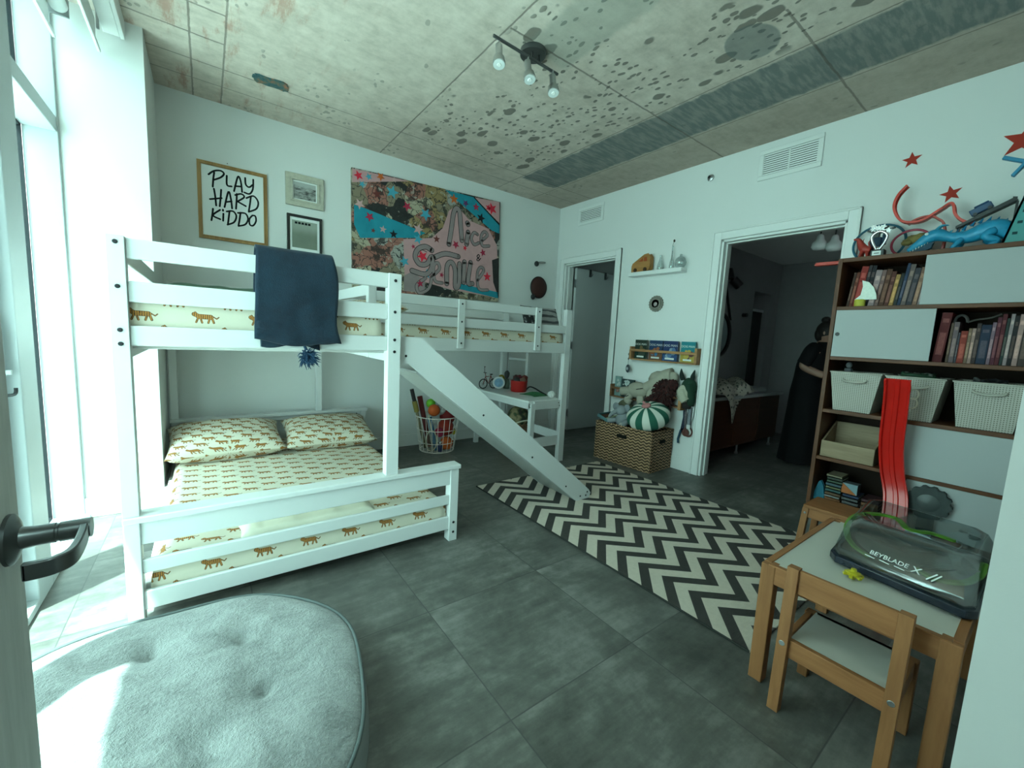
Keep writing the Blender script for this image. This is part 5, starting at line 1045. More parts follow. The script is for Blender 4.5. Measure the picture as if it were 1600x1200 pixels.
def rails(pts, w=.022, h=.008): 
    c = cr([A(*p) for p in pts], 6); m = MB(); m.ribbon(c, (0, 0, 1), w, h); return m.build('green_rail', m_grn, ar)
rails([(.16, .10, .075), (.32, .04, .09), (.55, .05, .1), (.75, .16, .10), (.80, .32, .10), (.70, .42, .092), (.71, .50, .092), (.78, .58, .09), (.80, .72, .085)], .018)
rails([(.16, .10, .075), (.10, .18, .065), (.09, .28, .055)], .016); rails([(.16, .62, .06), (.12, .74, .06), (.18, .88, .07), (.34, .95, .08), (.5, .95, .09)], .018)
for p in ([(.55, .14, .128), (.42, .26, .120), (.30, .36, .118), (.26, .5, .118)], [(.20, .14, .11), (.22, .32, .10), (.20, .48, .105), (.28, .62, .115), (.32, .78, .118)], [(.36, .30, .12), (.33, .55, .125), (.36, .80, .125)], [(.62, .80, .12), (.48, .84, .135), (.30, .80, .12), (.20, .86, .10)], [(.80, .84, .12), (.62, .86, .16), (.52, .80, .18)], [(.12, .66, .085), (.17, .80, .11), (.28, .92, .11)]):
    c = cr([A(*q) for q in p], 5); m = MB()
    for d in (-.012, .012): m.tube([q + Vector((d * .6, d, 0)) for q in c], .0028, 6)
    m.ribbon([q - Vector((0, 0, .004)) for q in c], (0, 0, 1), .022, .002); m.build('clear_bar', m_clear, ar)
tx = MB()
e0, e1 = A(.055, .5, .060), A(.17, .5, .115); dv = (A(.055, 1, .06) - A(.055, 0, .06)).normalized(); du = (e1 - e0).normalized(); nn = dv.cross(du)
if nn.z < 0: nn = -nn
cc = A(.075, .43, .0696) + nn * .004
def lt_(body, s, off, up=0): tx.text(body, s, lambda a, b, c: cc + dv * (a + off + b * .15) + du * (b + up) + nn * (.001 + c), .0005)
lt_('BEYBLADE', .0225, 0); lt_('X', .034, .071, -.006)
for k in range(3): tx.ribbon([cc + dv * (-.06 + k * .04) + du * -.010 + nn * .001, cc + dv * (-.035 + k * .04) + du * -.012 + nn * .001], nn, .003, .0006)
for k in range(2): tx.ribbon([cc + dv * (.100 + .012 * k) + du * (-.010) + nn * .001, cc + dv * (.120 + .010 * k) + du * .018 + nn * .001], nn, .004, .0006)
tx.build('printed_name', P((.70, .73, .72), .5), ar, smooth=False)
yt = thing('spinning_top', 'small yellow plastic toy on the table just in front of the black arena', 'toy', (1.755, .345, TZ - .003))
q = MB().lathe([(.0, 0), (.006, .002), (.010, .014), (.020, .018), (.020, .026), (.008, .030), (.008, .038), (0, .038)], (1.762, .345, TZ - .004), 14)
for k in range(6): a = PI * k / 3; q.bar((1.762, .345, TZ + .016), (1.762 + .028 * math.cos(a), .345 + .028 * math.sin(a), TZ + .012), .010, .008)
q.build('body', P((.50, .42, .015), .4), yt)
gw = thing('ridged_toy', 'dark ridged toy tyre standing against the lower white door behind the arena', 'toy wheel', (3.30, .36, 0))
pg = []
for k in range(52): a = 2 * PI * k / 52; r = .095 if (k // 2) % 2 else .086; pg.append((.375 + r * math.cos(a), .385 + r * math.sin(a) ))
MB().prism(pg, 3.328, 3.366, 'yz').bb(3.332, 3.362, .34, .41, 0, .31).build('tyre', P((.05, .06, .06), .5, var=.3, sc=40), gw, bev=.003)
MB().lathe([(0, -.008), (.035, -.006), (.05, 0)], (3.328, .375, .385), 24, 'x').build('hub', P((.06, .07, .07), .4), gw)

# ------------------------------------------------------------------ wire basket of sports toys
wb = thing('wire_basket', 'round white wire basket full of balls, bats and toys by the back wall', 'basket', (1.925, 3.85, 0))
BX, BY = 1.925, 3.845
m_wire = P((.80, .72, .66), .4)
def br(z): return .175 + .05 * z / .37
for i, z in enumerate((.008, .10, .235, .37)): MB().tube([(BX + br(z) * math.cos(2 * PI * k / 40), BY + br(z) * math.sin(2 * PI * k / 40), z) for k in range(40)], .0045 if i in (0, 3) else .003, 6, True).build('hoop', m_wire, wb)
u_ = MB()
for k in range(22): a = 2 * PI * k / 22; u_.tube([(BX + br(.008) * math.cos(a), BY + br(.008) * math.sin(a), .008), (BX + br(.37) * math.cos(a), BY + br(.37) * math.sin(a), .37)], .0026, 5)
u_.build('upright_wires', m_wire, wb)
b2 = MB()
for k in range(-3, 4): w_ = math.sqrt(.175 ** 2 - (k * .045) ** 2); b2.tube([(BX - w_, BY + k * .045, .008), (BX + w_, BY + k * .045, .008)], .0025, 5)
b2.build('base_wires', m_wire, wb)
def ball(name, lab, c, r, mat, cat='ball', grp=None, **k): return tag(MB().blob(c, (r, r, r), 20, 14, **k).build(name, mat, None, smooth=True, top=True), lab, cat, grp)
m_ob = P((.55, .10, .02), .6, var=.35, sc=12)
ball('toy_ball', 'orange spiky ball low in the front of the wire basket', (1.985, 3.745, .085), .068, m_ob, amp=.22, fr=9)
ball('toy_ball', 'orange ball on top of the heap in the wire basket', (1.875, 3.83, .425), .062, P((.50, .09, .02), .6))
ball('toy_ball', 'dark red ball inside the wire basket above the orange spiky ball', (1.985, 3.775, .245), .088, P((.23, .02, .012), .5))
ball('toy_ball', 'small yellow ball pressed against the wires at the slide side of the basket', (2.085, 3.785, .19), .033, P((.50, .38, .02), .5))
ball('toy_ball', 'crimson ball in the middle of the wire basket near its centre', (1.895, 3.735, .21), .05, P((.28, .02, .05), .5))
ball('toy_ball', 'bright green ball at the back of the wire basket heap', (1.885, 3.93, .48), .05, P((.15, .42, .03), .5))
ball('toy_ball', 'white lettered ball half buried on top of the wire basket', (1.965, 3.86, .42), .055, P((.42, .40, .38), .6, var=.8, sc=60))
ball('toy_ball', 'maroon ball filling the slide side of the wire basket rim', (2.05, 3.86, .345), .085, P((.16, .012, .012), .6))
def stick(name, lab, a, b, r0, r1, mat, cat, parts=()):
    g = thing(name, lab, cat, a); m = MB(); a, b = Vector(a), Vector(b); m.tube([a, a + (b - a) * .45, b], [r0, (r0 + r1) / 2, r1], 12); m.build('shaft', mat, g, smooth=True)
    for t0, t1, r, mt, nm in parts: MB().tube([a + (b - a) * t0, a + (b - a) * t1], r, 12).build(nm, mt, g)
    return g
stick('toy_sword', 'toy sword with a dark grip and gold hilt poking out of the wire basket', (1.80, 3.86, .03), (1.655, 3.90, .645), .014, .017, P((.20, .17, .10), .5), 'toy sword', ((.62, .80, .026, P((.25, .19, .04), .4, .3), 'hilt'), (.80, 1.0, .020, P((.03, .025, .025), .5), 'grip')))
stick('toy_bat', 'dark red and cream toy bat leaning out of the wire basket', (1.86, 3.88, .03), (1.765, 3.95, .56), .02, .028, P((.13, .02, .02), .5), 'bat', ((.90, .99, .027, P((.45, .30, .20), .5), 'end_cap'),))
stick('toy_stick', 'slim blue foam stick inside the wire basket', (1.88, 3.765, .02), (1.812, 3.80, .36), .02, .022, P((.03, .14, .30), .6), 'toy')
rk_ = thing('toy_racket', 'pale oval racket standing inside the wire basket against the wires', 'racket', (1.81, 3.735, .02))
MB().tube([(1.808 + .052 * math.cos(2 * PI * k / 28), 3.735 - .02 * math.cos(2 * PI * k / 28), .13 + .105 * math.sin(2 * PI * k / 28)) for k in range(28)], .007, 6, True).tube([(1.808, 3.735, .235), (1.78, 3.76, .40)], .009).build('hoop', P((.46, .40, .30), .5), rk_, smooth=True)
q = MB()
for k in range(-3, 4): h_ = .1 * math.sqrt(1 - (k / 4) ** 2); q.tube([(1.808 + k * .013, 3.735 - k * .005, .13 - h_), (1.808 + k * .013, 3.735 - k * .005, .13 + h_)], .0018, 4)
q.build('strings', P((.35, .30, .22), .6), rk_)
wtb = thing('toy_bottle', 'small dark blue bottle at the bottom of the wire basket', 'bottle', (1.90, 3.715, .014))
MB().lathe([(0, 0), (.025, 0), (.026, .06), (.014, .075), (.013, .085)], (1.90, 3.715, .014), 14).build('bottle', P((.02, .03, .10), .4), wtb, smooth=True); MB().lathe([(.015, 0), (.015, .022), (0, .022)], (1.90, 3.715, .098), 12).build('cap', P((.5, .5, .5), .5), wtb)

# ------------------------------------------------------------------ on and under the desk
ZD = .6255
bk = thing('toy_bicycle', 'small red and black toy bicycle on the desk corner', 'toy bicycle', (2.575, 3.86, ZD))
def whl(cx, cy, r): return [(cx + r * math.cos(2 * PI * k / 24), cy, ZD + r + .004 + r * math.sin(2 * PI * k / 24)) for k in range(24)]
for x in (2.485, 2.625):
    w_ = MB().tube(whl(x, 3.86, .052), .006, 6, True)
    for k in range(6): a = PI * k / 6; w_.tube([(x - .05 * math.cos(a), 3.86, ZD + .056 - .05 * math.sin(a)), (x + .05 * math.cos(a), 3.86, ZD + .056 + .05 * math.sin(a))], .0012, 4)
    w_.build('wheel', m_black, bk, smooth=True)
z0 = ZD + .056
MB().tube([(2.485, 3.86, z0), (2.515, 3.86, z0 + .09), (2.505, 3.86, z0 + .125)], .004).tube([(2.515, 3.86, z0 + .08), (2.585, 3.86, z0 + .085), (2.555, 3.86, z0), (2.515, 3.86, z0 + .07)], .005).tube([(2.585, 3.86, z0 + .10), (2.555, 3.86, z0), (2.625, 3.86, z0), (2.585, 3.86, z0 + .085)], .004).build('frame', P((.22, .03, .02), .4), bk)
MB().tube([(2.505, 3.83, z0 + .125), (2.505, 3.89, z0 + .125)], .004).blob((2.59, 3.86, z0 + .105), (.022, .012, .007), 10, 6).tube([(2.50, 3.86, z0 + .125), (2.495, 3.86, z0 + .185), (2.50, 3.86, z0 + .195)], [.003, .003, .009], 8).build('handlebar_and_seat', m_black, bk)
ck = thing('desk_clock', 'round white plate with blue picture standing on the desk', 'clock', (2.66, 3.80, ZD))
dn = Vector((-.55, -.83, .06)).normalized(); c0 = Vector((2.655, 3.80, ZD + .072))
MB().disc(c0, dn, .070, .014, 32).build('rim', P((.62, .64, .64), .4), ck, bev=.003); MB().disc(c0 + dn * .0142, dn, .05, .0015, 28).build('picture', P((.20, .34, .48), .5, var=.6, sc=30), ck); MB().bb(2.64, 2.68, 3.80, 3.83, ZD, ZD + .008).build('foot', P((.3, .36, .42), .5), ck)
yy = thing('toy_snake', 'yellow and brown toy curled behind the white plate on the desk', 'toy', (2.72, 3.86, ZD))
MB().tube(cr([(2.67, 3.88, ZD + .012), (2.70, 3.885, ZD + .09), (2.73, 3.88, ZD + .14), (2.77, 3.875, ZD + .13), (2.78, 3.87, ZD + .06)], 5), [.012] * 21, 8).build('body', P((.30, .22, .03), .5, var=.6, sc=40), yy, smooth=True)
gc = thing('toy_figure', 'grey green toy figure with dark head standing behind the red pot', 'toy', (2.75, 3.88, ZD))
MB().lathe([(0, 0), (.035, 0), (.04, .06), (.03, .11), (0, .12)], (2.765, 3.80, ZD), 14).build('body', P((.10, .13, .10), .6), gc, smooth=True); MB().blob((2.765, 3.80, ZD + .165), (.032, .03, .045), 12, 8, .2).tube([(2.765, 3.80, ZD + .12), (2.765, 3.80, ZD + .20)], .012).build('head', P((.05, .05, .055), .6), gc, smooth=True)
rp_ = thing('red_pot', 'bright red pot heaped with small dark toys on the desk', 'pot', (2.775, 3.56, ZD))
MB().lathe([(0, 0), (.082, 0), (.088, .01), (.094, .115), (.098, .122), (.09, .124), (.086, .115), (.08, .02), (0, .015)], (2.76, 3.56, ZD), 28).build('pot', P((.42, .012, .01), .4), rp_, smooth=True)
RR = random.Random(4)
for k, c in enumerate(((.20, .02, .02), (.08, .03, .03), (.26, .14, .10), (.14, .02, .03), (.05, .05, .05), (.22, .05, .04), (.10, .02, .02))):
    a = k * 2.4; rr = .05 * (k % 3) / 2 + .01; ball('small_toy', f'{("red","brown black","tan","wine red","black","brick","dark maroon")[k]} lump of toy heaped in the red pot', (2.76 + rr * math.cos(a), 3.56 + rr * math.sin(a), ZD + .125 + .022 * (k % 2)), .034, P(c, .5, var=.4, sc=50), 'toy', 'toys in the red pot', amp=.35, fr=4, seed=k)
rb2 = ball('toy_ball', 'dark maroon ball on the desk behind the loft post', (2.80, 3.80 + .035, ZD + .06), .0, P((.10, .02, .025), .5)) if False else None
lf_ = thing('fabric_leaf', 'crumpled green cloth leaf on the desk beside the white pumpkin', 'cloth', (2.74, 3.28, ZD))
MB().grid(lambda u, v: (2.66 + .19 * u + .02 * math.sin(v * 5), 3.17 + .22 * v, ZD + .003 + .03 * abs(math.sin(u * 5 + v * 3)) * math.sin(PI * u) * math.sin(PI * v)), 18, 18).build('leaf', P((.05, .16, .07), .8, var=.4, sc=30), lf_, solid=.003, smooth=True)
bc_ = thing('black_cable', 'black cable looping up from the desk behind the green cloth leaf', 'cable', (2.83, 3.4, ZD))
MB().tube(cr([(2.80, 3.50, ZD + .008), (2.83, 3.46, ZD + .06), (2.84, 3.38, ZD + .055), (2.84, 3.28, ZD + .03), (2.85, 3.2, ZD + .009)], 5), .008, 8).build('cable', m_black, bc_, smooth=True)
pk = thing('white_pumpkin', 'small white ribbed pumpkin ornament near the desk end', 'ornament', (2.80, 3.06, ZD))
MB().grid(lambda u, v: (2.80 + (.042 * (1 - .13 * abs(math.cos(4.5 * 2 * PI * u))) * math.sin(PI * v)) * math.cos(2 * PI * u), 3.06 + (.042 * (1 - .13 * abs(math.cos(4.5 * 2 * PI * u))) * math.sin(PI * v)) * math.sin(2 * PI * u), ZD + .036 - .036 * math.cos(PI * v)), 54, 12, True).build('body', P((.72, .70, .68), .5), pk, smooth=True); MB().tube([(2.80, 3.06, ZD + .066), (2.803, 3.06, ZD + .085)], .006).build('stem', P((.5, .47, .42), .6), pk)
# round wicker basket under the desk
def wicker(name, a, b, sx=26, sz=58):
    t = NT(name); o = t.obj(); u = t.uv(); x, y, _ = t.sep(u)[:3]
    w_ = t.m('ADD', t.m('SINE', t.m('ADD', t.m('MULTIPLY', y, 6.2832 * sz), t.m('MULTIPLY', t.m('SINE', t.m('MULTIPLY', x, 6.2832 * sx)), 1.4))), t.m('MULTIPLY', t.noise(u, 45, 4), 1.2))
    t.bump(w_, .8, .008); return t.set(t.mix(t.step(w_, -.3, 1.3), a, b), .8)
m_wk = wicker('water_hyacinth', (.06, .03, .012), (.32, .17, .08))
ub = thing('round_basket', 'round wicker basket on the floor under the desk', 'basket', (2.72, 3.52, 0))
UX, UY = 2.715, 3.52
MB().lathe([(0, .004), (.15, .004), (.175, .02), (.185, .20), (.18, .30), (.172, .30), (.172, .2), (.15, .02), (0, .016)], (UX, UY, 0), 40).build('basket', m_wk, ub, uv=lambda co, ax: (math.atan2(co.y - UY, co.x - UX) * .18, co.z), smooth=True)
MB().tube(cr([(UX - .13, UY - .12, .295), (UX - .08, UY - .16, .33), (UX, UY - .185, .345), (UX + .08, UY - .165, .33), (UX + .12, UY - .13, .295)], 6), .008, 8).build('handle', P((.55, .50, .40), .7), ub, smooth=True)
t = NT('camouflage'); m_camo = t.set(t.ramp(t.noise(t.obj(), 18, 2, .4), [(.0, (.03, .03, .02)), (.42, (.05, .075, .03)), (.5, (.13, .11, .05)), (.58, (.24, .19, .10))], 'CONSTANT'), .8)
ball('toy_helmet', 'round camouflage toy helmet on top of the round wicker basket', (UX + .03, UY, .345), .125, m_camo, 'helmet')
ht = thing('dark_hat', 'dark maroon hat at the edge of the round wicker basket', 'hat', (UX - .13, UY + .02, .3))
MB().lathe([(.11, .0), (.115, .006), (.06, .012), (.055, .05), (.03, .065), (0, .068)], (UX - .09, UY + .05, .302), 22).build('hat', P((.04, .012, .02), .8), ht, smooth=True)
# ------------------------------------------------------------------ toy chest basket between the doorways
m_wk2 = wicker('woven_seagrass', (.055, .03, .014), (.46, .27, .15), 17, 34)
tbx = thing('toy_basket', 'large rectangular woven seagrass basket full of plush toys', 'basket', (3.49, 2.55, 0), None, .05, True)
def wpanel(q, mat_, nm='basket'):
    pass
hx, hy, hh, tk = .192, .333, .385, .018
m = MB()
m.bb(-hx, -hx + tk, -hy, hy, .0, hh).bb(hx - tk, hx, -hy, hy, 0, hh).bb(-hx + tk, hx - tk, -hy, -hy + tk, 0, hh).bb(-hx + tk, hx - tk, hy - tk, hy, 0, hh).bb(-hx + tk, hx - tk, -hy + tk, hy - tk, 0, .02)
m.build('basket', m_wk2, tbx, uv=True, smooth=False, bev=.006)
MB().tube([(-hx + .006, -hy + .006, hh), (hx - .006, -hy + .006, hh), (hx - .006, hy - .006, hh), (-hx + .006, hy - .006, hh)], .013, 8, True).build('rim', m_wk2, tbx, uv=True)
for y in (-hy, ): MB().bb(-.05, .05, y - .004, y + .012, .27, .31).build('hand_hole', P((.012, .010, .008), .9), tbx, bev=.008)
MB().bb(-hx - .004, -hx + .012, -.06, .06, .27, .31).build('hand_hole', P((.012, .010, .008), .9), tbx, bev=.008)
MB().bb(-hx + tk, hx - tk, -hy + tk, hy - tk, .02, .30).build('toy_fill', P((.10, .09, .08), .9, var=.5, sc=14), tbx)['kind'] = 'stuff'
# striped round pillow
rp = thing('round_pillow', 'round green and white striped pillow with a pink button on the woven basket', 'pillow', (3.47, 2.375, .46))
t = NT('green_white_stripes'); o = t.obj(); x, y, z = t.sep(o)[:3]
ang = t.m('ARCTAN2', t.m('SUBTRACT', y, 0.0), x); sgn = t.step(t.m('SINE', t.m('MULTIPLY', ang, 9.0)), -.08, .08)
m_gs = t.set(t.mix(sgn, (.012, .10, .065), (.60, .62, .55)), .85)
bb_ = MB(); tilt = Matrix.Rotation(-.30, 4, 'Y')
bd = MB().grid(lambda u, v: (lambda th, a: (.205 * math.sin(th) * math.cos(a) * (1 + .02 * math.cos(18 * a)), .205 * math.sin(th) * math.sin(a) * (1 + .02 * math.cos(18 * a)), .115 * math.copysign(abs(math.cos(th)) ** .8, math.cos(th)) - .012 * math.exp(-(math.sin(th) / .25) ** 2) * (1 if th < 1.5 else 0)))(PI * v, 2 * PI * u), 72, 28, True)
po_ = bd.build('cushion', m_gs, None, smooth=True); po_.parent = rp; po_.rotation_euler = (0, -.42, 0); po_.location = (0, 0, .055)
bt_ = MB().blob((0, 0, .118), (.045, .045, .02), 14, 8).tube([(0, 0, .12), (-.01, .02, .165)], [.018, .010], 8).build('button', P((.48, .20, .20), .7), None, smooth=True); bt_.parent = rp; bt_.rotation_euler = (0, -.42, 0); bt_.location = (0, 0, .055)
def plush(lab, loc, col, pieces, parts=(), cat='plush toy', bump=.3):
    g = thing('plush_toy', lab, cat, loc); m = MB()
    for p in pieces:
        if p[0] == 'b': m.blob(p[1], p[2], 16, 10, p[3] if len(p) > 3 else .05, 3, len(m.v))
        else: c = cr(p[1], 5); n = len(c); m.tube(c, [p[2][0] + (p[2][1] - p[2][0]) * i / (n - 1) for i in range(n)], 10)
    m.build('body', P(col, .9, var=.12, sc=20, bump=bump, bsc=90), g, smooth=True)
    for nm, mm, mt in parts: mm.build(nm, mt, g, smooth=True)
    return g
CRM = (.36, .33, .27)
plush('floppy cream plush dog draped up the wall above the woven basket', (3.62, 2.55, .6), CRM,
      [('t', [(3.58, 2.81, .70), (3.60, 2.72, .715), (3.62, 2.60, .74), (3.64, 2.48, .80), (3.66, 2.36, .90), (3.67, 2.28, .925)], (.045, .075)), ('b', (3.61, 2.62, .735), (.075, .12, .085)), ('b', (3.65, 2.40, .87), (.055, .13, .085)), ('b', (3.66, 2.27, .90), (.045, .06, .06)),
       ('t', [(3.60, 2.68, .69), (3.57, 2.72, .62), (3.56, 2.66, .60)], (.04, .03)), ('t', [(3.60, 2.58, .68), (3.58, 2.55, .61), (3.58, 2.50, .60)], (.04, .035)), ('t', [(3.64, 2.44, .80), (3.61, 2.47, .70), (3.6, 2.45, .66)], (.05, .03))],
      [('nose', MB().blob((3.555, 2.84, .70), (.018, .02, .018), 10, 6), P((.30, .16, .14), .7)), ('eyes', MB().tube(cr([(3.545, 2.60, .745), (3.54, 2.58, .752), (3.545, 2.56, .757)], 4), .004, 6).tube(cr([(3.545, 2.555, .758), (3.54, 2.535, .765), (3.55, 2.52, .768)], 4), .004, 6), m_black), ('mouth', MB().tube(cr([(3.545, 2.76, .665), (3.54, 2.72, .66), (3.55, 2.69, .672)], 4), .004, 6), m_black)])
t = NT('dark_red_fur'); o = t.obj(); n_ = t.noise(o, 38, 5, .75); t.bump(n_, 1.0, .03)
m_fur = t.set(t.ramp(n_, [(.35, (.012, .004, .004)), (.65, (.10, .018, .016))]), .95)
df = thing('plush_toy', 'shaggy dark red plush toy slumped between the cream dog and the wall', 'plush toy', (3.62, 2.28, .62))
fm = MB().blob((3.63, 2.32, .74), (.07, .10, .14), 26, 18, .22, 6, 2).blob((3.63, 2.25, .83), (.05, .06, .06), 20, 12, .3, 6, 5).blob((3.61, 2.43, .66), (.06, .09, .06), 20, 12, .3, 6, 7)
RR = random.Random(8)
for k in range(150):
    a, b = RR.uniform(PI * .55, PI * 1.45), RR.uniform(-.9, 1); r = math.sqrt(max(0, 1 - b * b)); d = Vector((r * math.cos(a), r * math.sin(a), b))
    c0 = Vector((3.63 + d.x * .065, 2.32 + d.y * .10, .74 + d.z * .135)); fm.tube([c0, c0 + Vector((d.x * .02, d.y * .03, d.z * .03 - .008)), c0 + Vector((d.x * .03, d.y * .05, d.z * .04 - .03))], [.010, .008, .002], 5)
fm.build('body', m_fur, df, smooth=True)
GRY = (.25, .27, .29)
plush('pale grey plush elephant sitting in the woven basket beside the striped pillow', (3.42, 2.66, .36), GRY,
      [('b', (3.43, 2.64, .43), (.075, .085, .08)), ('b', (3.41, 2.66, .525), (.06, .065, .055)), ('t', [(3.37, 2.68, .52), (3.335, 2.71, .49), (3.33, 2.74, .45)], (.026, .014)), ('t', [(3.40, 2.58, .42), (3.35, 2.57, .40), (3.33, 2.58, .395)], (.034, .03)), ('t', [(3.40, 2.70, .42), (3.35, 2.74, .41), (3.335, 2.76, .405)], (.03, .026))],
      [('ear', MB().blob((3.42, 2.595, .555), (.016, .04, .042), 12, 8), P((.23, .25, .27), .9)), ('ear', MB().blob((3.42, 2.735, .555), (.016, .042, .042), 12, 8), P((.23, .25, .27), .9)), ('foot_pad', MB().blob((3.322, 2.578, .395), (.012, .026, .026), 10, 6), P((.34, .32, .30), .9))])
plush('dull olive plush toy tucked under the cream dog at the back of the basket', (3.58, 2.72, .4), (.12, .12, .075), [('b', (3.58, 2.74, .51), (.07, .10, .11)), ('b', (3.57, 2.66, .45), (.06, .08, .08))])
bo = thing('board_box', 'teal edged brown box lid sticking out of the far corner of the woven basket', 'box', (3.44, 2.84, .39))
q = MB().at((3.43, 2.845, .425), rx=.35, rz=.1); q.bb(-.11, .11, -.085, .05, -.005, .005); q.mat(1); q.bb(-.115, -.105, -.09, .055, -.012, .022).bb(-.115, .115, .045, .055, -.012, .022); q.build('lid', [P((.11, .05, .03), .6), P((.10, .20, .22), .5)], bo, bev=.003)
ws = thing('toy_sword', 'pale green flat toy stick lying across the front of the woven basket', 'toy', (3.36, 2.74, .40)); MB().bar((3.335, 2.80, .415), (3.40, 2.66, .485), .028, .014).build('blade', P((.26, .29, .19), .6), ws, bev=.004)
# lower rack behind the plush toys
r2 = thing('book_rack', 'lower wooden wall rack mostly hidden behind the plush toys', 'book rack', (3.68, 2.58, .60))
m_rk2 = wood('rack_brown', (.16, .07, .035), (.28, .14, .07), 'y')
MB().bb(3.63, 3.7195, 2.985, 3.01, .62, .755).build('end_panel', m_rk2, r2, bev=.003); MB().bb(3.62, 3.7195, 2.135, 2.165, .60, .775).build('end_panel', m_pine, r2, bev=.003)
MB().bb(3.628, 3.645, 2.165, 2.985, .705, .73).build('front_bar', m_rk2, r2, bev=.003); MB().bb(3.63, 3.7195, 2.165, 2.985, .615, .63).build('shelf', m_rk2, r2, bev=.003)
def pb2(lab, y0, y1, zt, base, spots):
    g = thing('picture_book', lab, 'book', (3.69, (y0 + y1) / 2, .6305), 'picture books in the wall rack'); RR = random.Random(int(y0 * 777)); m = MB().bb(3.668, 3.687, y0, y1, .6305, zt); m.mat(1)
    for k in range(spots): m.disc((3.668, RR.uniform(y0 + .02, y1 - .02), RR.uniform(.73, zt - .015)), (-1, 0, 0), RR.uniform(.008, .018), .0006 + .0001 * k, 10)
    m.build('cover', [P(base, .5, var=.5, sc=60), P((.45, .50, .48), .6)], g)
pb2('pale blue green picture book at the closet end of the lower rack', 2.89, 2.975, .845, (.20, .30, .29), 6); pb2('dark spotted picture book in the lower rack behind the cream plush dog', 2.72, 2.88, .825, (.03, .05, .05), 14)
# donkey head and lanyards on the wall
dk_ = thing('donkey_head', 'dark green and cream plush donkey head with pricked ears hung on the wall', 'plush toy', (3.66, 2.11, .70))
m_dg = P((.018, .045, .028), .9, bump=.3, bsc=90); m_cm = P((.40, .38, .30), .9, var=.2, sc=60, bump=.3, bsc=90)
MB().blob((3.665, 2.095, .82), (.045, .075, .10), 18, 12, .05).tube(cr([(3.66, 2.09, .86), (3.655, 2.07, .78), (3.655, 2.055, .70), (3.66, 2.06, .66)], 5), [.05, .052, .05, .05, .048, .045, .045, .042, .04, .04, .038, .036, .034, .03, .028, .02][:16], 12).build('head', m_dg, dk_, smooth=True)
MB().blob((3.632, 2.125, .765), (.035, .070, .085), 16, 10, .05).tube(cr([(3.628, 2.14, .80), (3.62, 2.12, .74), (3.625, 2.09, .70)], 5), .045, 12).build('muzzle', m_cm, dk_, smooth=True)
MB().blob((3.60, 2.135, .735), (.012, .03, .012), 10, 6).build('mouth', m_black, dk_, smooth=True)
for y, s_ in ((2.165, .015), (2.075, -.015)): MB().tube(cr([(3.67, y, .89), (3.66, y + s_, .95), (3.665, y + s_ * 1.6, 1.0)], 4), [.018, .021, .022, .021, .018, .014, .010, .006, .002], 10).build('ear', P((.022, .030, .026), .9), dk_, smooth=True)
MB().blob((3.625, 2.118, .835), (.008, .010, .012), 10, 6).build('eye', m_black, dk_, smooth=True)
MB().lathe([(.04, 0), (.045, .05), (.035, .06)], (3.67, 2.10, .625), 16).build('neck', P((.035, .03, .028), .9), dk_, smooth=True)
def lanyard(lab, y0, y1, z1, col, x):
    g = thing('medal_ribbon', lab, 'medal', (3.69, (y0 + y1) / 2, z1), 'ribbons under the donkey head'); m = MB()
    m.ribbon([(x, y0, .66), (x, y0 - .01, (z1 + .66) / 2), (x, y1, z1)], (-1, 0, 0), .044, .002).ribbon([(x + .006, y0 - .035, .66), (x + .006, y0 - .035, (z1 + .66) / 2), (x + .006, y1, z1)], (-1, 0, 0), .026, .002); m.build('ribbon', P(col, .7, var=.6, sc=90), g); return g
l1 = lanyard('white printed lanyard hanging straight down under the donkey head', 2.085, 2.075, .47, (.62, .64, .66), 3.690)
MB().bb(3.676, 3.679, 2.048, 2.088, .47, .64).build('printed_band', P((.20, .21, .24), .7, var=.7, sc=120), l1)
MB().bb(3.674, 3.676, 2.048, 2.053, .47, .64).bb(3.674, 3.676, 2.083, 2.088, .47, .64).build('band_edge', m_black, l1)
MB().bb(3.674, 3.680, 2.05, 2.086, .43, .47).build('tag', P((.5, .5, .5), .5), l1)
l2 = lanyard('dark blue patterned lanyard hanging behind the white printed lanyard', 2.135, 2.14, .40, (.03, .035, .06), 3.705)
MB().tube([(3.69, 2.15, .40), (3.69, 2.17, .31), (3.69, 2.165, .27)], .010, 8).build('strap_end', P((.02, .06, .10), .6), l2)
l3 = thing('medal', 'round dark medal on a reddish ribbon below the white printed lanyard', 'medal', (3.68, 2.09, .36), 'ribbons under the donkey head')
MB().tube([(3.69 + 0, 2.075 + .04 * math.cos(2 * PI * k / 20), .40 + .045 * math.sin(2 * PI * k / 20)) for k in range(20)], .008, 6, True).disc((3.694, 2.10, .385), (-1, 0, 0), .035, .008, 20).build('disc', P((.16, .06, .05), .4, .4, var=.6, sc=60), l3)
MB().ribbon([(3.698, 2.12, .60), (3.698, 2.115, .48), (3.698, 2.10, .40)], (-1, 0, 0), .022, .002).build('ribbon', P((.12, .10, .11), .7, var=.6, sc=60), l3)

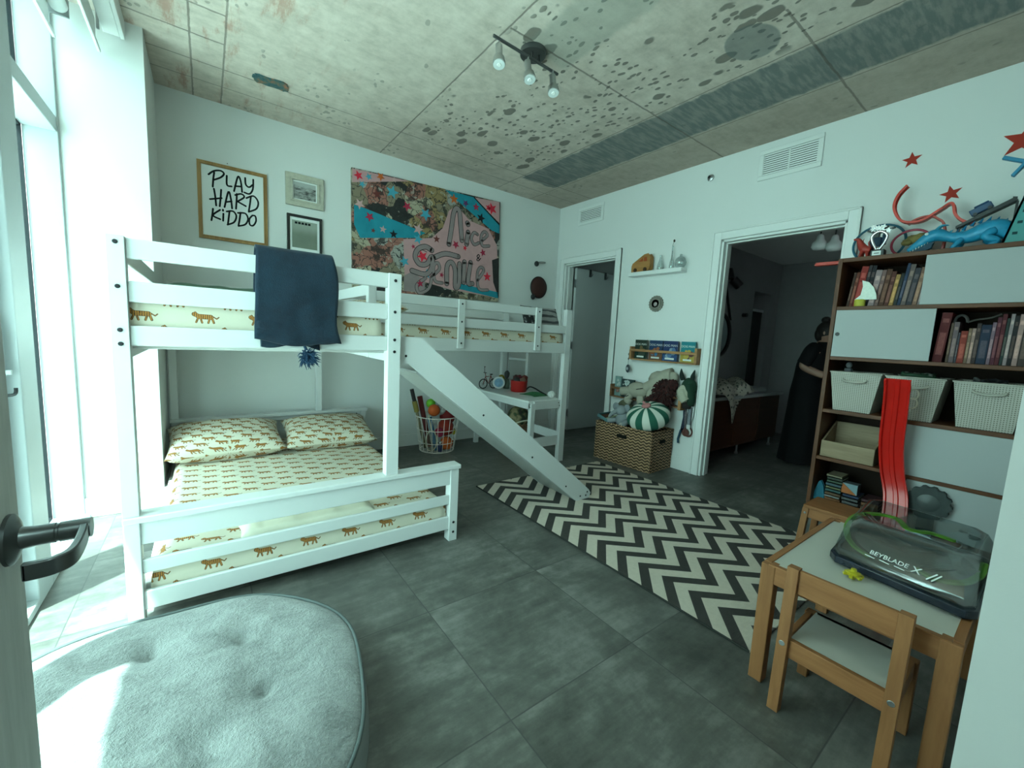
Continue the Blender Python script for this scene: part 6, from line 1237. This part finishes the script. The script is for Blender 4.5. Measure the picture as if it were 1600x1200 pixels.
# ------------------------------------------------------------------ bathroom
m_vn = wood('dark_red_wood', (.045, .014, .007), (.085, .028, .014), 'x', rough=.4); m_cer = P((.45, .46, .46), .25)
vn = thing('bathroom_vanity', 'dark red wood vanity with a pale basin top in the bathroom', 'vanity', (5.0, 2.36, 0))
MB().bb(4.12, 5.85, 2.12, 2.615, .12, .665).build('body', m_vn, vn, bev=.004)
for k in range(3): 
    d = MB().bb(4.13 + k * .575, 4.685 + k * .575, 2.108, 2.12, .14, .655).build('door', m_vn, vn, bev=.004)
MB().bb(4.10, 5.90, 2.09, 2.617, .665, .70).build('basin_top', m_cer, vn, bev=.004); MB().bb(4.45, 5.55, 2.15, 2.55, .70, .76).build('basin', m_cer, vn, bev=.02)
for x in (4.2, 4.93, 5.80):
    for y in (2.16, 2.56): MB().lathe([(.02, 0), (.022, .02), (.012, .03), (.012, .12)], (x, y, 0), 12).build('foot', m_steel, vn)
fa = thing('basin_faucet', 'black basin faucet on the bathroom vanity', 'faucet', (4.70, 2.54, .70))
MB().tube(cr([(4.70, 2.57, .762), (4.70, 2.57, .93), (4.70, 2.55, .955), (4.70, 2.40, .955), (4.70, 2.39, .93)], 4), .014, 10).bb(4.66, 4.74, 2.555, 2.585, .955, .975).build('spout', m_black, fa)
mi = thing('hanging_mirror', 'round black rimmed mirror hung by straps on the bathroom wall', 'mirror', (5.10, 2.60, 1.12))
MB().lathe([(0, -.006), (.26, -.006), (.26, 0)], (5.12, 2.608, 1.375), 40, 'y').build('mirror_glass', P((.55, .58, .60), .08, 1.0), mi); MB().tube([(5.12 + .265 * math.cos(2 * PI * k / 40), 2.595, 1.375 + .265 * math.sin(2 * PI * k / 40)) for k in range(40)], .018, 8, True).build('rim', m_black, mi, smooth=True)
MB().bar((4.88, 2.598, 1.57), (5.10, 2.598, 2.02), .006, .03, (0, 1, 0)).bar((5.36, 2.598, 1.57), (5.14, 2.598, 2.02), .006, .03, (0, 1, 0)).build('strap', m_black, mi)
sc_ = thing('wall_sconce', 'black double barrel wall light above the hanging mirror', 'wall light', (5.15, 2.58, 2.1))
MB().tube([(5.12, 2.615, 2.10), (5.12, 2.585, 2.10)], .06, 18).build('backplate', m_black, sc_); MB().tube([(5.10, 2.56, 2.16), (5.10, 2.53, 2.06)], .05, 14).tube([(5.24, 2.56, 2.06), (5.30, 2.50, 1.98)], .055, 14).tube([(5.12, 2.59, 2.10), (5.24, 2.56, 2.06)], .015, 8).build('barrel', m_black, sc_); MB().tube([(5.298, 2.503, 1.984), (5.306, 2.493, 1.975)], .042, 14).build('lamp', P((.2, .22, .22), .3), sc_)
wk_ = thing('robe_hook', 'small black robe hook on the bathroom wall beside the dark shower opening', 'hook', (5.72, 2.6, 1.66)); MB().tube([(5.72, 2.618, 1.66), (5.72, 2.56, 1.66)], .025, 12).build('knob', m_black, wk_)
sd_ = thing('shower_door', 'dark glass shower door standing in the bathroom wall opening', 'shower door', (6.25, 2.68, 0)); MB().bb(6.02, 6.48, 2.70, 2.708, .01, 1.75).build('pane', glass('dark_glass', (.35, .42, .42), .12, .03), sd_); MB().bb(6.0, 6.5, 2.69, 2.72, 1.75, 1.785).build('rail', m_alu, sd_)
cl_ = thing('printed_towel', 'cream black spotted towel dropped over the edge of the bathroom vanity', 'towel', (4.55, 2.2, .70))
t = NT('spotted_cloth'); o = t.obj(); m_sp = t.set(t.mix(t.step(t.voro(o, 26), .30, .36), (.04, .04, .035), (.52, .50, .42)), .85)
def twl(u, v):
    x = 4.22 + .85 * u + .03 * math.sin(v * 9); s_ = v
    if s_ < .55: y = 2.50 - .42 * s_ / .55; z = .775 + .10 * abs(math.sin(u * 7 + s_ * 5)) * math.sin(PI * min(1, s_ / .55) * .9 + .1) + .01
    else: q = (s_ - .55) / .45; y = 2.078 - .02 * math.sin(u * 9); z = .76 - q * (.34 * math.exp(-((u - .42) / .17) ** 2)) - .02
    return (x, y + .012 * math.sin(u * 14), z)
MB().grid(twl, 40, 30).build('towel', m_sp, cl_, smooth=True, solid=.004)
for nm, x, y, lab in (('a', 4.85, 1.57, 'white glass pendant lamp in the bathroom doorway view, nearer the mirror wall'), ('b', 4.85, 1.45, 'white glass pendant lamp in the bathroom, nearer the bookcase side')):
    pl = thing('pendant_lamp', lab, 'pendant lamp', (x, y, 2.2), 'bathroom pendant lamps'); zz = 2.265 if nm == 'a' else 2.24
    MB().tube([(x, y, zz + .10), (x, y, 2.459)], .006, 8).lathe([(.045, 2.45), (.045, 2.459)], (x, y, 0), 16).build('cord', m_black, pl); MB().lathe([(.02, .10), (.03, .08), (.035, .05), (.062, .02), (.068, -.02), (.05, -.045), (0, -.05)], (x, y, zz), 22).build('shade', P((.75, .77, .76), .3), pl, smooth=True)

# ------------------------------------------------------------------ person in the bathroom
pe = thing('person', 'person in black dress and glasses with hair in a bun, leaning in the bathroom', 'person', (5.25, 1.52, 0))
t = NT('skin'); m_skin = t.set(t.mix(t.noise(t.obj(), 12, 3), (.24, .13, .09), (.30, .17, .12)), .55)
def skinned(name, joints, edges, mat, parent, root=0, sub=2):
    me = bpy.data.meshes.new(name); org = ORG[parent.name]; me.from_pydata([Vector(j[0]) - org for j in joints], edges, []); me.materials.append(mat)
    o = bpy.data.objects.new(name, me); COL.objects.link(o); o.parent = parent; ORG[o.name] = org
    sk = o.modifiers.new('skin', 'SKIN'); sk.use_smooth_shade = True
    for i, j in enumerate(joints):
        v = me.skin_vertices[0].data[i]; r = j[1]; v.radius = r if isinstance(r, tuple) else (r, r); v.use_root = (i == root)
    s_ = o.modifiers.new('sub', 'SUBSURF'); s_.levels = sub; s_.render_levels = sub; return o
px_, py_ = 5.25, 1.63
J = [((px_, py_, .84), (.15, .13)), ((px_, py_ + .005, 1.0), (.13, .11)), ((px_, py_ - .03, 1.16), (.15, .115)), ((px_, py_ - .06, 1.26), (.12, .09)), ((px_, py_ - .075, 1.315), .05), ((px_, py_ - .09, 1.355), .048),   # 0-5 pelvis to neck
     ((px_ - .15, py_ - .045, 1.245), .055), ((px_ - .20, py_ + .02, 1.06), .046), ((px_ - .17, py_ - .17, .985), .038), ((px_ - .14, py_ - .27, .985), .026), ((px_ - .13, py_ - .33, .975), (.036, .018)),       # 6-10 near arm
     ((px_ + .15, py_ - .045, 1.245), .055), ((px_ + .20, py_ + .02, 1.06), .046), ((px_ + .17, py_ - .17, .985), .038), ((px_ + .14, py_ - .27, .985), .026), ((px_ + .13, py_ - .33, .975), (.036, .018)),
     ((px_ - .085, py_, .78), .095), ((px_ - .085, py_ - .02, .44), .062), ((px_ - .085, py_ + .02, .08), .042), ((px_ - .085, py_ - .11, .03), .030),
     ((px_ + .085, py_, .78), .095), ((px_ + .085, py_ - .02, .44), .062), ((px_ + .085, py_ + .02, .08), .042), ((px_ + .085, py_ - .11, .03), .030)]
E_ = [(0, 1), (1, 2), (2, 3), (3, 4), (4, 5), (3, 6), (6, 7), (7, 8), (8, 9), (9, 10), (3, 11), (11, 12), (12, 13), (13, 14), (14, 15), (0, 16), (16, 17), (17, 18), (18, 19), (0, 20), (20, 21), (21, 22), (22, 23)]
for hnd, sx_ in ((10, -1), (15, 1)):
    hp_ = Vector(J[hnd][0])
    for k in range(4):
        b_ = len(J); d_ = Vector((-.027 + .018 * k, -.035, 0)); L_ = (.030, .034, .032, .025)[k]
        J += [(tuple(hp_ + d_), .009), (tuple(hp_ + d_ + Vector((0, -L_, -.006))), .0085), (tuple(hp_ + d_ + Vector((0, -L_ * 1.7, -.022))), .007)]; E_ += [(hnd, b_), (b_, b_ + 1), (b_ + 1, b_ + 2)]
    b_ = len(J); J += [(tuple(hp_ + Vector((-sx_ * .035, .02, -.004))), .010), (tuple(hp_ + Vector((-sx_ * .055, -.012, -.012))), .009)]; E_ += [(hnd, b_), (b_, b_ + 1)]
skinned('body', J, E_, m_skin, pe)
hc = Vector((px_, py_ - .115, 1.432))
def headf(u, v):
    th, a = PI * v, 2 * PI * u; d = Vector((math.sin(th) * math.cos(a), math.sin(th) * math.sin(a), math.cos(th)))
    fy = -d.y                                               # face looks towards -y and slightly down
    r = Vector((d.x * .072, d.y * .092, d.z * .112))
    if d.z < -.2: r.x *= 1 - .35 * (-d.z - .2); r.y *= 1 - .15 * (-d.z - .2)
    if fy > .5:
        r.y -= .022 * math.exp(-((d.x / .14) ** 2 + ((d.z + .12) / .17) ** 2)); r.y += .010 * (math.exp(-(((abs(d.x) - .38) / .16) ** 2 + ((d.z - .08) / .12) ** 2)))
        r.y -= .007 * math.exp(-((d.x / .28) ** 2 + ((d.z + .47) / .07) ** 2)); r.y -= .006 * math.exp(-((d.x / .3) ** 2 + ((d.z + .8) / .15) ** 2))
    return hc + Matrix.Rotation(.28, 3, 'X') @ r
hd_ = MB().grid(headf, 40, 30, True)
for s_ in (-1, 1): hd_.blob(tuple(hc + Vector((s_ * .074, .012, -.005))), (.010, .020, .030), 10, 8)
hd_.build('head', m_skin, pe, smooth=True)
def hairf(u, v):
    th, a = PI * .60 * v, 2 * PI * u; d = Vector((math.sin(th) * math.cos(a), math.sin(th) * math.sin(a), math.cos(th))); k = 1.0
    if d.y < -.55 and d.z < .55: k = .93
    return hc + Matrix.Rotation(-.25, 3, 'X') @ Vector((d.x * .083 * k, d.y * .105 * k + .008, d.z * .122 + .002))
MB().grid(hairf, 36, 18, True).blob(tuple(hc + Vector((0, .035, .130))), (.042, .042, .036), 16, 10, .1).blob(tuple(hc + Vector((0, .07, -.02))), (.07, .05, .08), 16, 10).build('hair', P((.012, .009, .008), .6), pe, smooth=True)
gl_ = MB(); R2 = Matrix.Rotation(.28, 3, 'X')
for s_ in (-1, 1): gl_.tube([hc + R2 @ Vector((s_ * .034 + .026 * math.cos(2 * PI * k / 18), -.096, .008 + .020 * math.sin(2 * PI * k / 18))) for k in range(18)], .003, 6, True).tube([hc + R2 @ Vector((s_ * .06, -.094, .012)), hc + R2 @ Vector((s_ * .076, -.04, .012)), hc + R2 @ Vector((s_ * .076, .01, .005))], .0025, 6)
gl_.tube([hc + R2 @ Vector((-.010, -.097, .010)), hc + R2 @ Vector((.010, -.097, .010))], .003, 6).build('glasses', m_black, pe)
ey = MB()
for s_ in (-1, 1): ey.blob(tuple(hc + R2 @ Vector((s_ * .032, -.078, .008))), (.012, .010, .010), 10, 8)
ey.build('eyes', P((.5, .48, .45), .3), pe, smooth=True)
MB().blob(tuple(hc + R2 @ Vector((0, -.090, -.052))), (.022, .008, .007), 10, 6).build('lips', P((.22, .07, .06), .5), pe, smooth=True)
m_dress = P((.003, .003, .0035), .85, var=.3, bump=.2, bsc=40)
DR = [(.03, .255, .205, .0), (.25, .235, .19, 0), (.55, .215, .172, 0), (.80, .205, .158, 0), (.95, .175, .14, .0), (1.08, .185, .145, -.015), (1.20, .185, .135, -.04), (1.27, .15, .11, -.06), (1.31, .085, .075, -.08), (1.33, .062, .06, -.09)]
def dress(u, v):
    s_ = v * (len(DR) - 1); i = min(len(DR) - 2, int(s_)); f_ = s_ - i; z, rx_, ry_, oy = [DR[i][k] + (DR[i + 1][k] - DR[i][k]) * f_ for k in range(4)]; a = 2 * PI * u
    w_ = 1 + .03 * math.sin(a * 9) * max(0, 1 - z / .9); return (px_ + rx_ * w_ * math.cos(a), py_ + oy + ry_ * w_ * math.sin(a), z)
MB().grid(dress, 60, 40, True).build('dress', m_dress, pe, smooth=True)
for s_ in (-1, 1): MB().tube(cr([(px_ + s_ * .12, py_ - .05, 1.255), (px_ + s_ * .165, py_ - .035, 1.225), (px_ + s_ * .19, py_ - .005, 1.13), (px_ + s_ * .198, py_ + .012, 1.09)], 4), [.075, .074, .072, .07, .07, .069, .068, .067, .066, .066, .065, .064, .064], 14).build('sleeve', m_dress, pe, smooth=True)
